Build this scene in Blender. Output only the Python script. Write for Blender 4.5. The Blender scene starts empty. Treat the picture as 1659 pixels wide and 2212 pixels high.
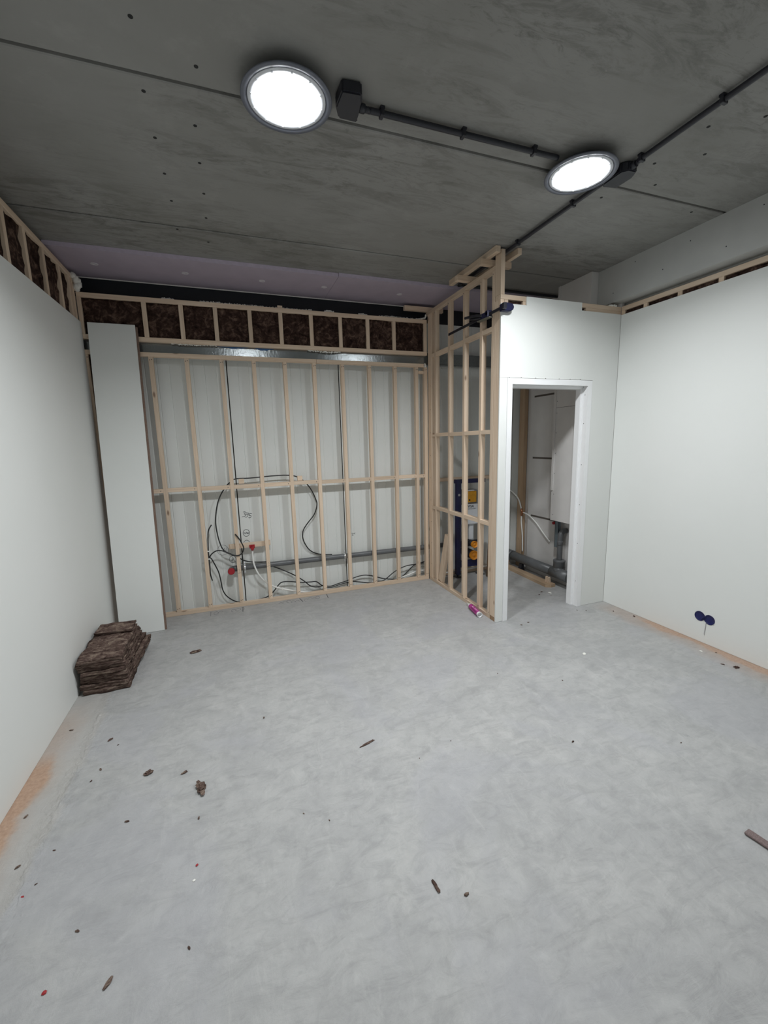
import bpy, bmesh, math, random
from mathutils import Vector, Matrix, noise as mnoise

C = bpy.context
SC = C.scene
COL = SC.collection
random.seed(7)

# ------------------------------------------------------------------ camera
CAM_H = 1.6097
YAW, PITCH, ROLL = 0.34463, -0.16535, -0.02600
cam_d = bpy.data.cameras.new('camera')
cam = bpy.data.objects.new('camera', cam_d)
COL.objects.link(cam)
cam_d.sensor_fit = 'HORIZONTAL'
cam_d.sensor_width = 36.0
cam_d.lens = 902.17 / 1659.0 * 36.0
cam_d.clip_start = 0.02
_f = Vector((math.sin(YAW) * math.cos(PITCH), math.cos(YAW) * math.cos(PITCH), math.sin(PITCH)))
_r0 = Vector((math.cos(YAW), -math.sin(YAW), 0))
_u0 = _r0.cross(_f)
_r = _r0 * math.cos(ROLL) + _u0 * math.sin(ROLL)
_u = _u0 * math.cos(ROLL) - _r0 * math.sin(ROLL)
_m = Matrix((( _r.x, _u.x, -_f.x, 0), (_r.y, _u.y, -_f.y, 0), (_r.z, _u.z, -_f.z, CAM_H), (0, 0, 0, 1)))
cam.matrix_world = _m
SC.camera = cam

# ------------------------------------------------------------------ world, exposure
LAMP_STRENGTH = 17.0          # glow of the lamp glass itself
LAMP_WATT = 8.8              # light thrown by each lamp
LAMP_SPREAD = math.radians(149)
SC.view_settings.view_transform = 'Standard'
SC.view_settings.look = 'None'
SC.view_settings.exposure = 1.72
SC.view_settings.gamma = 1.0
SC.view_settings.use_curve_mapping = False
wd = bpy.data.worlds.new('world')
SC.world = wd
wd.use_nodes = True
wd.node_tree.nodes['Background'].inputs[0].default_value = (0.02, 0.02, 0.022, 1)
wd.node_tree.nodes['Background'].inputs[1].default_value = 0.3
SC.cycles.max_bounces = 10
SC.cycles.diffuse_bounces = 8

# ------------------------------------------------------------------ room measures (metres)
XL, XR = -1.079, 3.348          # faces of the two long board walls
YB = 4.297                      # front of the stud frame on the back wall
YW = 4.430                      # sandwich panel wall behind it
XP = 2.095                      # partition frame, face towards the room
YD = 2.973                      # face of the doorway wall
ZC = 3.08                       # ceiling
YR = -4.6                       # wall behind the camera
SW, SD = 0.036, 0.046           # timber section

# ------------------------------------------------------------------ material helpers
class NT:
    def __init__(self, name):
        self.m = bpy.data.materials.new(name)
        self.m.use_nodes = True
        self.t = self.m.node_tree
        self.b = self.t.nodes['Principled BSDF']
        self.k = 0
    def n(self, typ, **kw):
        nd = self.t.nodes.new(typ)
        self.k += 1
        nd.location = (-200 * self.k, 0)
        for k, v in kw.items():
            setattr(nd, k, v)
        return nd
    def l(self, a, b):
        self.t.links.new(a, b)
    def coord(self, kind='Object', scale=(1, 1, 1), rot=(0, 0, 0), rnd=False):
        tc = self.n('ShaderNodeTexCoord')
        mp = self.n('ShaderNodeMapping')
        mp.inputs['Scale'].default_value = scale
        mp.inputs['Rotation'].default_value = rot
        self.l(tc.outputs[kind], mp.inputs['Vector'])
        if rnd:
            oi = self.n('ShaderNodeObjectInfo')
            ml = self.n('ShaderNodeMath', operation='MULTIPLY')
            ml.inputs[1].default_value = 37.0
            self.l(oi.outputs['Random'], ml.inputs[0])
            cb = self.n('ShaderNodeCombineXYZ')
            for i in range(3):
                self.l(ml.outputs[0], cb.inputs[i])
            self.l(cb.outputs[0], mp.inputs['Location'])
        return mp.outputs[0]
    def noise(self, vec, scale, detail=4, rough=0.55, dist=0.0):
        nd = self.n('ShaderNodeTexNoise')
        nd.inputs['Scale'].default_value = scale
        nd.inputs['Detail'].default_value = detail
        nd.inputs['Roughness'].default_value = rough
        nd.inputs['Distortion'].default_value = dist
        self.l(vec, nd.inputs['Vector'])
        return nd.outputs['Fac']
    def ramp(self, fac, stops):
        nd = self.n('ShaderNodeValToRGB')
        cr = nd.color_ramp
        while len(cr.elements) < len(stops):
            cr.elements.new(0.5)
        for e, (p, c) in zip(cr.elements, stops):
            e.position = p
            e.color = (c[0], c[1], c[2], 1) if len(c) == 3 else c
        self.l(fac, nd.inputs[0])
        return nd.outputs[0]
    def mix(self, fac, a, b, blend='MIX'):
        nd = self.n('ShaderNodeMix', data_type='RGBA', blend_type=blend)
        for sock, v in ((nd.inputs[0], fac), (nd.inputs[6], a), (nd.inputs[7], b)):
            if isinstance(v, (int, float)):
                sock.default_value = v
            elif isinstance(v, tuple):
                sock.default_value = (v[0], v[1], v[2], 1)
            else:
                self.l(v, sock)
        return nd.outputs[2]
    def math(self, op, a, b=None, c=None, clamp=False):
        nd = self.n('ShaderNodeMath', operation=op)
        nd.use_clamp = clamp
        for i, v in enumerate((a, b, c)):
            if v is None:
                continue
            if isinstance(v, (int, float)):
                nd.inputs[i].default_value = v
            else:
                self.l(v, nd.inputs[i])
        return nd.outputs[0]
    def bump(self, h, strength=0.3, dist=0.01):
        nd = self.n('ShaderNodeBump')
        nd.inputs['Strength'].default_value = strength
        nd.inputs['Distance'].default_value = dist
        self.l(h, nd.inputs['Height'])
        self.l(nd.outputs[0], self.b.inputs['Normal'])
    def color(self, c):
        if isinstance(c, tuple):
            self.b.inputs['Base Color'].default_value = (c[0], c[1], c[2], 1)
        else:
            self.l(c, self.b.inputs['Base Color'])
    def rough(self, r):
        if isinstance(r, (int, float)):
            self.b.inputs['Roughness'].default_value = r
        else:
            self.l(r, self.b.inputs['Roughness'])


def plain(name, col, rough=0.5, metal=0.0, var=0.08, scale=30.0, bump=0.0, spec=0.5):
    t = NT(name)
    v = t.coord()
    nz = t.noise(v, scale, 3)
    a = tuple(max(0, c * (1 - var)) for c in col)
    b = tuple(min(1, c * (1 + var)) for c in col)
    t.color(t.ramp(nz, [(0.3, a), (0.7, b)]))
    t.rough(rough)
    t.b.inputs['Metallic'].default_value = metal
    t.b.inputs['Specular IOR Level'].default_value = spec
    if bump:
        t.bump(nz, bump, 0.004)
    return t.m


def wood(name, axis, light=(0.76, 0.615, 0.475), dark=(0.61, 0.455, 0.325), knots=True):
    t = NT(name)
    sc = [26, 26, 26]
    sc[axis] = 1.3
    v = t.coord('Object', tuple(sc), rnd=True)
    n1 = t.noise(v, 1.6, 6, 0.6, 0.9)
    c1 = t.ramp(n1, [(0.28, dark), (0.5, tuple((a + b) / 2 for a, b in zip(light, dark))), (0.72, light)])
    sk = [13, 13, 13]
    sk[axis] = 5.0
    v2 = t.coord('Object', tuple(sk), rnd=True)
    vo = t.n('ShaderNodeTexVoronoi', feature='F1')
    vo.inputs['Scale'].default_value = 0.62
    t.l(v2, vo.inputs['Vector'])
    kn = t.ramp(vo.outputs['Distance'], [(0.055, (1, 1, 1)), (0.11, (0, 0, 0))])
    kf = t.math('MULTIPLY', kn, 0.8 if knots else 0.0)
    c2 = t.mix(kf, c1, (0.17, 0.085, 0.045))
    oi = t.n('ShaderNodeObjectInfo')
    rv = t.math('MULTIPLY_ADD', oi.outputs['Random'], 0.22, 0.88)
    hs = t.n('ShaderNodeHueSaturation')
    t.l(rv, hs.inputs['Value'])
    t.l(c2, hs.inputs['Color'])
    t.color(hs.outputs[0])
    t.rough(0.62)
    t.bump(n1, 0.12, 0.002)
    return t.m


M = {}
M['wood'] = [wood('pine_timber_x', 0), wood('pine_timber_y', 1), wood('pine_timber_z', 2)]
M['wood_dark'] = plain('timber_end_grain', (0.36, 0.25, 0.165), 0.7, var=0.2, scale=90)
M['wood_brown'] = [wood('brown_timber_x', 0, (0.34, 0.22, 0.13), (0.24, 0.145, 0.08)),
                   wood('brown_timber_y', 1, (0.34, 0.22, 0.13), (0.24, 0.145, 0.08)),
                   wood('brown_timber_z', 2, (0.34, 0.22, 0.13), (0.24, 0.145, 0.08))]


def board_mat():
    t = NT('white_wall_board')
    v = t.coord()
    a = t.noise(v, 0.9, 3)
    b = t.noise(v, 160, 2)
    c = t.ramp(a, [(0.3, (0.735, 0.75, 0.725)), (0.7, (0.765, 0.775, 0.755))])
    t.color(c)
    t.rough(0.55)
    t.b.inputs['Specular IOR Level'].default_value = 0.3
    t.bump(b, 0.05, 0.001)
    return t.m


M['board'] = board_mat()
M['board_grey'] = plain('grey_plaster_board', (0.46, 0.465, 0.45), 0.7, var=0.06, scale=3)
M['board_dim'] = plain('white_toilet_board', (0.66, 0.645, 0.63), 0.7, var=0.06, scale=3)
M['white_paint'] = plain('white_lacquer', (0.83, 0.835, 0.84), 0.38, var=0.015, scale=5)
M['dark_hole'] = plain('dark_hole', (0.02, 0.02, 0.02), 0.9)
M['black_plastic'] = plain('black_plastic', (0.018, 0.019, 0.026), 0.42)
M['cable'] = plain('black_cable', (0.012, 0.013, 0.014), 0.4)
M['pvc'] = plain('grey_pvc', (0.115, 0.12, 0.125), 0.38, var=0.12, scale=14)
M['white_pipe'] = plain('white_pipe', (0.80, 0.80, 0.77), 0.4, var=0.03)
M['red'] = plain('red_cap', (0.33, 0.012, 0.018), 0.35)
M['metal'] = plain('zinc_metal', (0.68, 0.69, 0.70), 0.28, 1.0, 0.12, 60)
M['dark_metal'] = plain('dark_metal', (0.05, 0.05, 0.06), 0.4, 0.6)
M['navy'] = plain('navy_paint', (0.006, 0.008, 0.06), 0.35)
M['blue_box'] = plain('blue_plastic', (0.006, 0.009, 0.085), 0.4)
M['clamp_blue'] = plain('dark_blue_plastic', (0.012, 0.014, 0.05), 0.4)
M['yellow'] = plain('orange_yellow_plastic', (0.62, 0.29, 0.012), 0.45)
M['orange_cap'] = plain('orange_cap', (0.72, 0.27, 0.015), 0.4)
M['cistern'] = plain('white_cistern', (0.70, 0.72, 0.75), 0.45, var=0.02)
M['ink'] = plain('ink', (0.012, 0.012, 0.02), 0.6)
M['pencil'] = plain('pencil', (0.17, 0.17, 0.18), 0.8)
M['marker'] = plain('marker', (0.03, 0.032, 0.036), 0.7)
M['magenta'] = plain('magenta_label', (0.36, 0.03, 0.22), 0.35)
M['plum'] = plain('plum_label', (0.14, 0.01, 0.07), 0.35)
M['green'] = plain('green_cable', (0.008, 0.085, 0.03), 0.4)
M['string'] = plain('white_string', (0.5, 0.5, 0.52), 0.7)
M['chip_edge'] = plain('brown_chipboard', (0.19, 0.125, 0.095), 0.8, var=0.3, scale=220)
M['foam'] = plain('expanding_foam', (0.78, 0.77, 0.72), 0.8, var=0.05, scale=60, bump=0.3)
M['lilac'] = plain('lilac_foam_board', (0.41, 0.355, 0.425), 0.75, var=0.05, scale=6)
M['lilac_edge'] = plain('lilac_foam_edge', (0.56, 0.49, 0.60), 0.75, var=0.05, scale=40)
M['washer'] = plain('white_washer', (0.60, 0.57, 0.61), 0.5)
M['blue_black'] = plain('blue_black_plain', (0.0055, 0.0075, 0.012), 0.55, 0.0)
M['slot'] = plain('brown_grey_slot', (0.11, 0.095, 0.082), 0.9)
M['copper'] = plain('copper_fitting', (0.55, 0.25, 0.14), 0.35, 1.0)


def steel_mat():
    t = NT('painted_steel')
    v = t.coord('Object', (1, 1, 1))
    a = t.noise(v, 55, 3, 0.6)
    t.color(t.ramp(t.noise(v, 3, 3), [(0.3, (0.26, 0.285, 0.29)), (0.7, (0.33, 0.355, 0.36))]))
    t.rough(0.19)
    t.b.inputs['Metallic'].default_value = 0.75
    t.bump(a, 0.30, 0.004)
    return t.m


M['steel'] = steel_mat()
M['blue_film'] = plain('blue_film', (0.02, 0.10, 0.26), 0.3, var=0.3)


def wool_mat(name, lo, mid, hi, sc=1.0, stretch=(1, 1, 1)):
    t = NT(name)
    v = t.coord('Object', stretch, rnd=True)
    a = t.noise(v, 14 * sc, 7, 0.68, 1.2)
    b = t.noise(v, 60 * sc, 4, 0.6)
    h = t.math('MULTIPLY_ADD', b, 0.35, a)
    t.color(t.ramp(h, [(0.50, lo), (0.68, mid), (0.92, hi)]))
    t.rough(0.95)
    t.b.inputs['Specular IOR Level'].default_value = 0.1
    t.bump(h, 0.9, 0.02)
    return t.m


M['wool'] = wool_mat('brown_glass_wool', (0.016, 0.008, 0.007), (0.055, 0.032, 0.025), (0.22, 0.145, 0.11), 0.8)
M['wool_stack'] = wool_mat('brown_glass_wool_slab', (0.042, 0.024, 0.020), (0.145, 0.098, 0.082), (0.40, 0.32, 0.25), 1.0, (1, 1.2, 5))


def panel_mat():
    t = NT('light_grey_sheet')
    v = t.coord()
    t.color(t.ramp(t.noise(v, 2, 3), [(0.3, (0.69, 0.71, 0.685)), (0.7, (0.73, 0.745, 0.725))]))
    t.rough(0.42)
    t.bump(t.noise(v, 240, 2), 0.06, 0.001)
    return t.m


M['sheet'] = panel_mat()


def floor_mat():
    t = NT('concrete_floor')
    v = t.coord()
    big = t.noise(v, 0.55, 4, 0.55, 0.4)
    med = t.noise(v, 2.6, 7, 0.66, 0.7)
    vs = t.coord('Object', (2.0, 5.0, 1), (0, 0, math.radians(-32)))
    brush = t.noise(vs, 2.9, 9, 0.74, 1.3)
    vs2 = t.coord('Object', (5.5, 2.0, 1), (0, 0, math.radians(-24)))
    brush2 = t.noise(vs2, 2.3, 9, 0.72, 1.4)
    fine = t.noise(v, 130, 3, 0.6)
    mott = t.noise(v, 11, 8, 0.74, 0.6)
    c = t.ramp(big, [(0.30, (0.345, 0.346, 0.344)), (0.72, (0.400, 0.400, 0.394))])
    c = t.mix(t.ramp(med, [(0.40, (0, 0, 0)), (0.72, (1, 1, 1))]), c, (0.440, 0.438, 0.428))
    c = t.mix(t.math('MULTIPLY', t.ramp(brush, [(0.36, (1, 1, 1)), (0.52, (0, 0, 0))]), 0.42), c, (0.25, 0.252, 0.250))
    c = t.mix(t.math('MULTIPLY', t.ramp(brush2, [(0.54, (0, 0, 0)), (0.70, (1, 1, 1))]), 0.5), c, (0.48, 0.478, 0.464))
    c = t.mix(t.math('MULTIPLY', t.ramp(mott, [(0.38, (1, 1, 1)), (0.52, (0, 0, 0))]), 0.30), c, (0.265, 0.266, 0.264))
    c = t.mix(t.math('MULTIPLY', t.ramp(mott, [(0.55, (0, 0, 0)), (0.70, (1, 1, 1))]), 0.35), c, (0.51, 0.51, 0.50))
    # cool purple-grey patches
    vp = t.coord('Object', (1, 1, 1), (0, 0, 0.7))
    pat = t.noise(vp, 1.15, 5, 0.6, 0.8)
    c = t.mix(t.math('MULTIPLY', t.ramp(pat, [(0.50, (0, 0, 0)), (0.60, (1, 1, 1))]), 0.35), c, (0.375, 0.376, 0.402))
    # old cement skin along the long wall, with saw dust next to it
    tc = t.n('ShaderNodeTexCoord')
    sx = t.n('ShaderNodeSeparateXYZ')
    t.l(tc.outputs['Object'], sx.inputs[0])
    X, Y = sx.outputs[0], sx.outputs[1]
    wob = t.noise(v, 2.2, 5, 0.6)
    wobs = t.math('MULTIPLY_ADD', wob, 0.22, -0.11)
    edge = t.math('ADD', X, wobs)
    skin = t.math('LESS_THAN', edge, -0.865)
    skin_s = t.n('ShaderNodeMapRange')
    skin_s.inputs[1].default_value = -0.855
    skin_s.inputs[2].default_value = -0.88
    t.l(edge, skin_s.inputs[0])
    c = t.mix(t.math('MULTIPLY', skin_s.outputs[0], 0.6), c, (0.475, 0.455, 0.425))
    # saw dust by the long wall
    def band(src, a, b):
        mr = t.n('ShaderNodeMapRange')
        mr.inputs[1].default_value = a
        mr.inputs[2].default_value = b
        t.l(src, mr.inputs[0])
        return mr.outputs[0]
    wd_ = t.math('MULTIPLY_ADD', t.noise(v, 3.0, 6, 0.65, 0.5), 0.20, -0.10)
    ex = t.math('ADD', X, wd_)
    dl = t.math('MULTIPLY', band(ex, -0.975, -1.02), t.math('MULTIPLY', band(Y, 2.60, 2.40), band(Y, 1.70, 1.95)))
    dl2 = t.math('MULTIPLY', band(ex, -0.93, -1.04), band(Y, 3.0, 2.75))
    dr = t.math('MULTIPLY', band(ex, 3.235, 3.29), t.math('MULTIPLY', band(Y, 2.75, 2.45), band(Y, 0.9, 1.3)))
    dr2 = t.math('MULTIPLY', band(ex, 3.13, 3.24), band(Y, 2.97, 2.80))
    dust = t.math('MAXIMUM', t.math('MULTIPLY', dl, 0.82), t.math('MULTIPLY', dr, 0.75), clamp=True)
    dust = t.math('MAXIMUM', dust, t.math('MULTIPLY', dl2, 0.30))
    dust = t.math('MAXIMUM', dust, t.math('MULTIPLY', dr2, 0.28))
    grain = t.ramp(t.noise(v, 60, 5, 0.7), [(0.3, (0.36, 0.20, 0.115)), (0.7, (0.54, 0.345, 0.225))])
    c = t.mix(dust, c, grain)
    t.color(c)
    t.rough(t.math('MULTIPLY_ADD', med, 0.25, 0.38))
    ridge = t.math('MULTIPLY', t.math('MULTIPLY', band(edge, -0.83, -0.865), band(edge, -0.92, -0.87)), 1.0)
    rn = t.noise(v, 22, 6, 0.7, 0.8)
    h = t.math('MULTIPLY_ADD', t.math('MULTIPLY', ridge, rn), 2.6, t.math('MULTIPLY', brush, 0.6))
    h = t.math('MULTIPLY_ADD', t.math('MULTIPLY', skin_s.outputs[0], rn), 0.8, h)
    h = t.math('MULTIPLY_ADD', mott, 0.35, h)
    h = t.math('MULTIPLY_ADD', fine, 0.06, h)
    h = t.math('MULTIPLY_ADD', brush2, 0.45, h)
    t.bump(h, 0.42, 0.02)
    return t.m


def ceil_mat():
    t = NT('concrete_ceiling')
    v = t.coord()
    a = t.noise(v, 0.8, 5, 0.6, 0.5)
    vs = t.coord('Object', (0.9, 3.4, 1))
    b = t.noise(vs, 2.6, 8, 0.72, 1.2)
    f = t.noise(v, 60, 4, 0.6)
    c = t.ramp(a, [(0.3, (0.225, 0.222, 0.206)), (0.7, (0.30, 0.297, 0.285))])
    vb = t.coord('Object', (0.35, 1.0, 1))
    zone = t.ramp(t.noise(vb, 1.3, 3, 0.5), [(0.40, (0, 0, 0)), (0.60, (1, 1, 1))])
    blot = t.ramp(b, [(0.47, (0, 0, 0)), (0.60, (1, 1, 1))])
    c = t.mix(t.math('MULTIPLY', t.math('MULTIPLY', blot, zone), 0.62), c, (0.125, 0.122, 0.11))
    vs3 = t.coord('Object', (2.6, 7.0, 1))
    spk = t.ramp(t.noise(vs3, 4.0, 9, 0.78, 0.8), [(0.52, (0, 0, 0)), (0.64, (1, 1, 1))])
    c = t.mix(t.math('MULTIPLY', t.math('MULTIPLY', spk, zone), 0.55), c, (0.10, 0.098, 0.09))
    c = t.mix(t.math('MULTIPLY', t.ramp(t.noise(v, 5, 6, 0.7), [(0.56, (0, 0, 0)), (0.72, (1, 1, 1))]), 0.3), c, (0.38, 0.37, 0.355))
    t.color(c)
    t.rough(0.6)
    h = t.math('MULTIPLY_ADD', f, 0.25, b)
    t.bump(h, 0.25, 0.006)
    return t.m


M['floor'] = floor_mat()
M['ceiling'] = ceil_mat()


def lens_mat():
    t = NT('lamp_glass')
    t.color((0.9, 0.9, 0.9))
    t.b.inputs['Emission Color'].default_value = (0.93, 0.97, 1.0, 1)
    t.b.inputs['Emission Strength'].default_value = LAMP_STRENGTH
    return t.m


M['lens'] = lens_mat()
M['lamp_ring'] = plain('pale_lamp_ring', (0.72, 0.74, 0.78), 0.35)
M['lamp_rim'] = plain('dark_lamp_housing', (0.13, 0.14, 0.17), 0.45)

# ------------------------------------------------------------------ mesh helpers
def new_bm():
    return bmesh.new()


def add_box(bm, x0, x1, y0, y1, z0, z1, mi=0, bev=0.0):
    vs = [bm.verts.new((x, y, z)) for x in (x0, x1) for y in (y0, y1) for z in (z0, z1)]
    q = [(0, 1, 3, 2), (4, 6, 7, 5), (0, 4, 5, 1), (2, 3, 7, 6), (0, 2, 6, 4), (1, 5, 7, 3)]
    fs = [bm.faces.new([vs[i] for i in f]) for f in q]
    for f in fs:
        f.material_index = mi
    if bev > 0:
        es = list({e for f in fs for e in f.edges})
        r = bmesh.ops.bevel(bm, geom=es, offset=bev, segments=2, affect='EDGES', profile=0.5)
        for f in r['faces']:
            f.material_index = mi
    return vs


def add_prism(bm, pts, d, mi=0):
    """polygon of 3-D points extruded by vector d"""
    a = [bm.verts.new(p) for p in pts]
    b = [bm.verts.new(Vector(p) + Vector(d)) for p in pts]
    n = len(pts)
    fs = [bm.faces.new(list(reversed(a))), bm.faces.new(b)]
    for i in range(n):
        fs.append(bm.faces.new([a[i], a[(i + 1) % n], b[(i + 1) % n], b[i]]))
    for f in fs:
        f.material_index = mi
    return fs


def add_cyl(bm, p0, p1, r0, r1=None, seg=20, mi=0, cap=True):
    p0, p1 = Vector(p0), Vector(p1)
    if r1 is None:
        r1 = r0
    ax = (p1 - p0).normalized()
    t = Vector((0, 0, 1)) if abs(ax.z) < 0.9 else Vector((1, 0, 0))
    u = ax.cross(t).normalized()
    w = ax.cross(u)
    A, B = [], []
    for i in range(seg):
        a = 2 * math.pi * i / seg
        d = u * math.cos(a) + w * math.sin(a)
        A.append(bm.verts.new(p0 + d * r0))
        B.append(bm.verts.new(p1 + d * r1))
    for i in range(seg):
        f = bm.faces.new([A[i], A[(i + 1) % seg], B[(i + 1) % seg], B[i]])
        f.material_index = mi
        f.smooth = True
    if cap:
        f = bm.faces.new(list(reversed(A))); f.material_index = mi
        f = bm.faces.new(B); f.material_index = mi


def add_lathe(bm, c, prof, axis=(0, 0, 1), seg=40, mi=0):
    """prof: list of (radius, height along axis) from c"""
    c = Vector(c)
    ax = Vector(axis).normalized()
    t = Vector((0, 0, 1)) if abs(ax.z) < 0.9 else Vector((1, 0, 0))
    u = ax.cross(t).normalized()
    w = ax.cross(u)
    rings = []
    for r, h in prof:
        if r < 1e-6:
            rings.append([bm.verts.new(c + ax * h)])
        else:
            rings.append([bm.verts.new(c + ax * h + (u * math.cos(2 * math.pi * i / seg) + w * math.sin(2 * math.pi * i / seg)) * r) for i in range(seg)])
    for a, b in zip(rings[:-1], rings[1:]):
        for i in range(seg):
            j = (i + 1) % seg
            if len(a) == 1 and len(b) == 1:
                continue
            if len(a) == 1:
                f = bm.faces.new([a[0], b[i], b[j]])
            elif len(b) == 1:
                f = bm.faces.new([a[i], a[j], b[0]])
            else:
                f = bm.faces.new([a[i], a[j], b[j], b[i]])
            f.material_index = mi
            f.smooth = True


def catmull(P, sub):
    P = [Vector(p) for p in P]
    out = []
    for i in range(len(P) - 1):
        a, b, c, d = P[max(i - 1, 0)], P[i], P[i + 1], P[min(i + 2, len(P) - 1)]
        for k in range(sub):
            t = k / sub
            out.append(0.5 * ((2 * b) + (c - a) * t + (2 * a - 5 * b + 4 * c - d) * t * t + (3 * b - a - 3 * c + d) * t ** 3))
    out.append(P[-1])
    return out


def add_tube(bm, pts, r, seg=8, sub=5, mi=0, smooth=True):
    P = catmull(pts, sub) if smooth else [Vector(p) for p in pts]
    tang = []
    for i in range(len(P)):
        a, b = P[max(i - 1, 0)], P[min(i + 1, len(P) - 1)]
        tang.append((b - a).normalized())
    t0 = tang[0]
    ref = Vector((0, 0, 1)) if abs(t0.z) < 0.9 else Vector((1, 0, 0))
    u = t0.cross(ref).normalized()
    rings = []
    for p, t in zip(P, tang):
        u = (u - t * u.dot(t)).normalized()
        w = t.cross(u)
        rings.append([bm.verts.new(p + (u * math.cos(2 * math.pi * i / seg) + w * math.sin(2 * math.pi * i / seg)) * r) for i in range(seg)])
    for a, b in zip(rings[:-1], rings[1:]):
        for i in range(seg):
            f = bm.faces.new([a[i], a[(i + 1) % seg], b[(i + 1) % seg], b[i]])
            f.smooth = True
            f.material_index = mi
    f = bm.faces.new(list(reversed(rings[0]))); f.material_index = mi
    f = bm.faces.new(rings[-1]); f.material_index = mi


def obj(name, bm, mats, parent=None, origin=None):
    if not isinstance(mats, (list, tuple)):
        mats = [mats]
    bmesh.ops.recalc_face_normals(bm, faces=bm.faces[:])
    o_ = Vector(origin) if origin is not None else None
    if o_ is not None:
        bmesh.ops.translate(bm, verts=bm.verts[:], vec=-o_)
    me = bpy.data.meshes.new(name)
    bm.to_mesh(me)
    bm.free()
    for m in mats:
        me.materials.append(m)
    o = bpy.data.objects.new(name, me)
    COL.objects.link(o)
    if o_ is not None:
        o.location = o_
    if parent is not None:
        o.parent = parent
        o.location = (o_ if o_ is not None else Vector((0, 0, 0))) - WORLD.get(parent.name, Vector((0, 0, 0)))
    WORLD[o.name] = o_ if o_ is not None else Vector((0, 0, 0))
    return o


WORLD = {}


def thing(name, label, cat, loc=(0, 0, 0), group=None):
    o = bpy.data.objects.new(name, None)
    o.empty_display_size = 0.1
    COL.objects.link(o)
    o.location = loc
    WORLD[o.name] = Vector(loc)
    return tag(o, label, cat, group)


def tag(o, label, cat, group=None):
    o['label'] = label
    o['category'] = cat
    if group:
        o['group'] = group
    return o


def struct(name, bm, m, parent=None, label=None):
    o = obj(name, bm, m, parent)
    if parent is None:
        o['kind'] = 'structure'
        if label:
            o['label'] = label
    return o


def box_obj(name, dims, m, parent=None, bev=0.0, origin=None):
    bm = new_bm()
    add_box(bm, *dims, bev=bev)
    if origin is None:
        origin = ((dims[0] + dims[1]) / 2, (dims[2] + dims[3]) / 2, (dims[4] + dims[5]) / 2)
    return obj(name, bm, m, parent, origin)


def timber(name, dims, parent, screws=None, mats=None, bev=0.0018):
    """dims x0 x1 y0 y1 z0 z1; grain runs along the longest side; screws: list of points with outward normal"""
    x0, x1, y0, y1, z0, z1 = dims
    L = (x1 - x0, y1 - y0, z1 - z0)
    ax = L.index(max(L))
    bm = new_bm()
    add_box(bm, *dims, bev=bev)
    for p, nrm in (screws or []):
        p, nrm = Vector(p), Vector(nrm)
        add_cyl(bm, p - nrm * 0.002, p + nrm * 0.0008, 0.0038, seg=10, mi=1)
    return obj(name, bm, [(mats or M['wood'])[ax], M['dark_metal']], parent, ((x0 + x1) / 2, (y0 + y1) / 2, (z0 + z1) / 2))


def copy_part(src, parent, loc):
    c = src.copy()
    COL.objects.link(c)
    c.parent = parent
    c.location = Vector(loc) - WORLD.get(parent.name, Vector((0, 0, 0)))
    WORLD[c.name] = Vector(loc)
    return c


def copy_tree(root, loc):
    r = root.copy()
    COL.objects.link(r)
    r.location = loc
    WORLD[r.name] = Vector(loc)
    for ch in list(root.children):
        c = ch.copy()
        COL.objects.link(c)
        c.parent = r
        for g in list(ch.children):
            d = g.copy()
            COL.objects.link(d)
            d.parent = c
    return r


# ================================================================== THE SETTING
# floor
bm = new_bm()
add_box(bm, -1.6, 3.9, YR - 0.1, 4.8, -0.12, 0.0)
floor = struct('floor', bm, M['floor'], label='grey screeded concrete floor')

# old cement skin: low broken ridges in the screed beside the long wall
RP = [(1.0, -0.79), (1.2, -0.81), (1.5, -0.845), (1.765, -0.862), (2.1, -0.868), (2.38, -0.866), (2.709, -0.884), (2.95, -0.86)]
def ridge_x(y):
    for (a, xa), (b, xb) in zip(RP[:-1], RP[1:]):
        if a <= y <= b:
            return xa + (xb - xa) * (y - a) / (b - a)
    return RP[-1][1]
bm = new_bm()
NX, NY = 54, 380
grid = []
for j in range(NY + 1):
    y = 1.02 + 1.9 * j / NY
    row = []
    for i in range(NX + 1):
        x = ridge_x(y) - 0.12 + 0.24 * i / NX
        xc = ridge_x(y) + 0.018 * mnoise.noise(Vector((1.7, y * 9, 0.3)))
        k = math.exp(-((x - xc) / 0.0075) ** 2) * max(0.0, 0.45 + 1.1 * mnoise.noise(Vector((4.1, y * 6, 0))))
        f = mnoise.fractal(Vector((x * 26, y * 13 + x * 10, 2.0)), 0.9, 2.1, 5)
        win = max(0.0, 1 - ((x - xc + 0.01) / 0.09) ** 2)
        h = 0.0058 * k + 0.0050 * max(0.0, 1 - abs(f) * 3.2) * win - 0.0022 - 0.003 * (1 - win)
        e = min(1.0, min(j, NY - j) / 25.0)
        row.append(bm.verts.new((x, y, h * e - 0.004 * (1 - e))))
    grid.append(row)
for j in range(NY):
    for i in range(NX):
        bm.faces.new([grid[j][i], grid[j][i + 1], grid[j + 1][i + 1], grid[j + 1][i]]).smooth = True
obj('cement_ridge', bm, M['floor'], floor)

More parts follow.
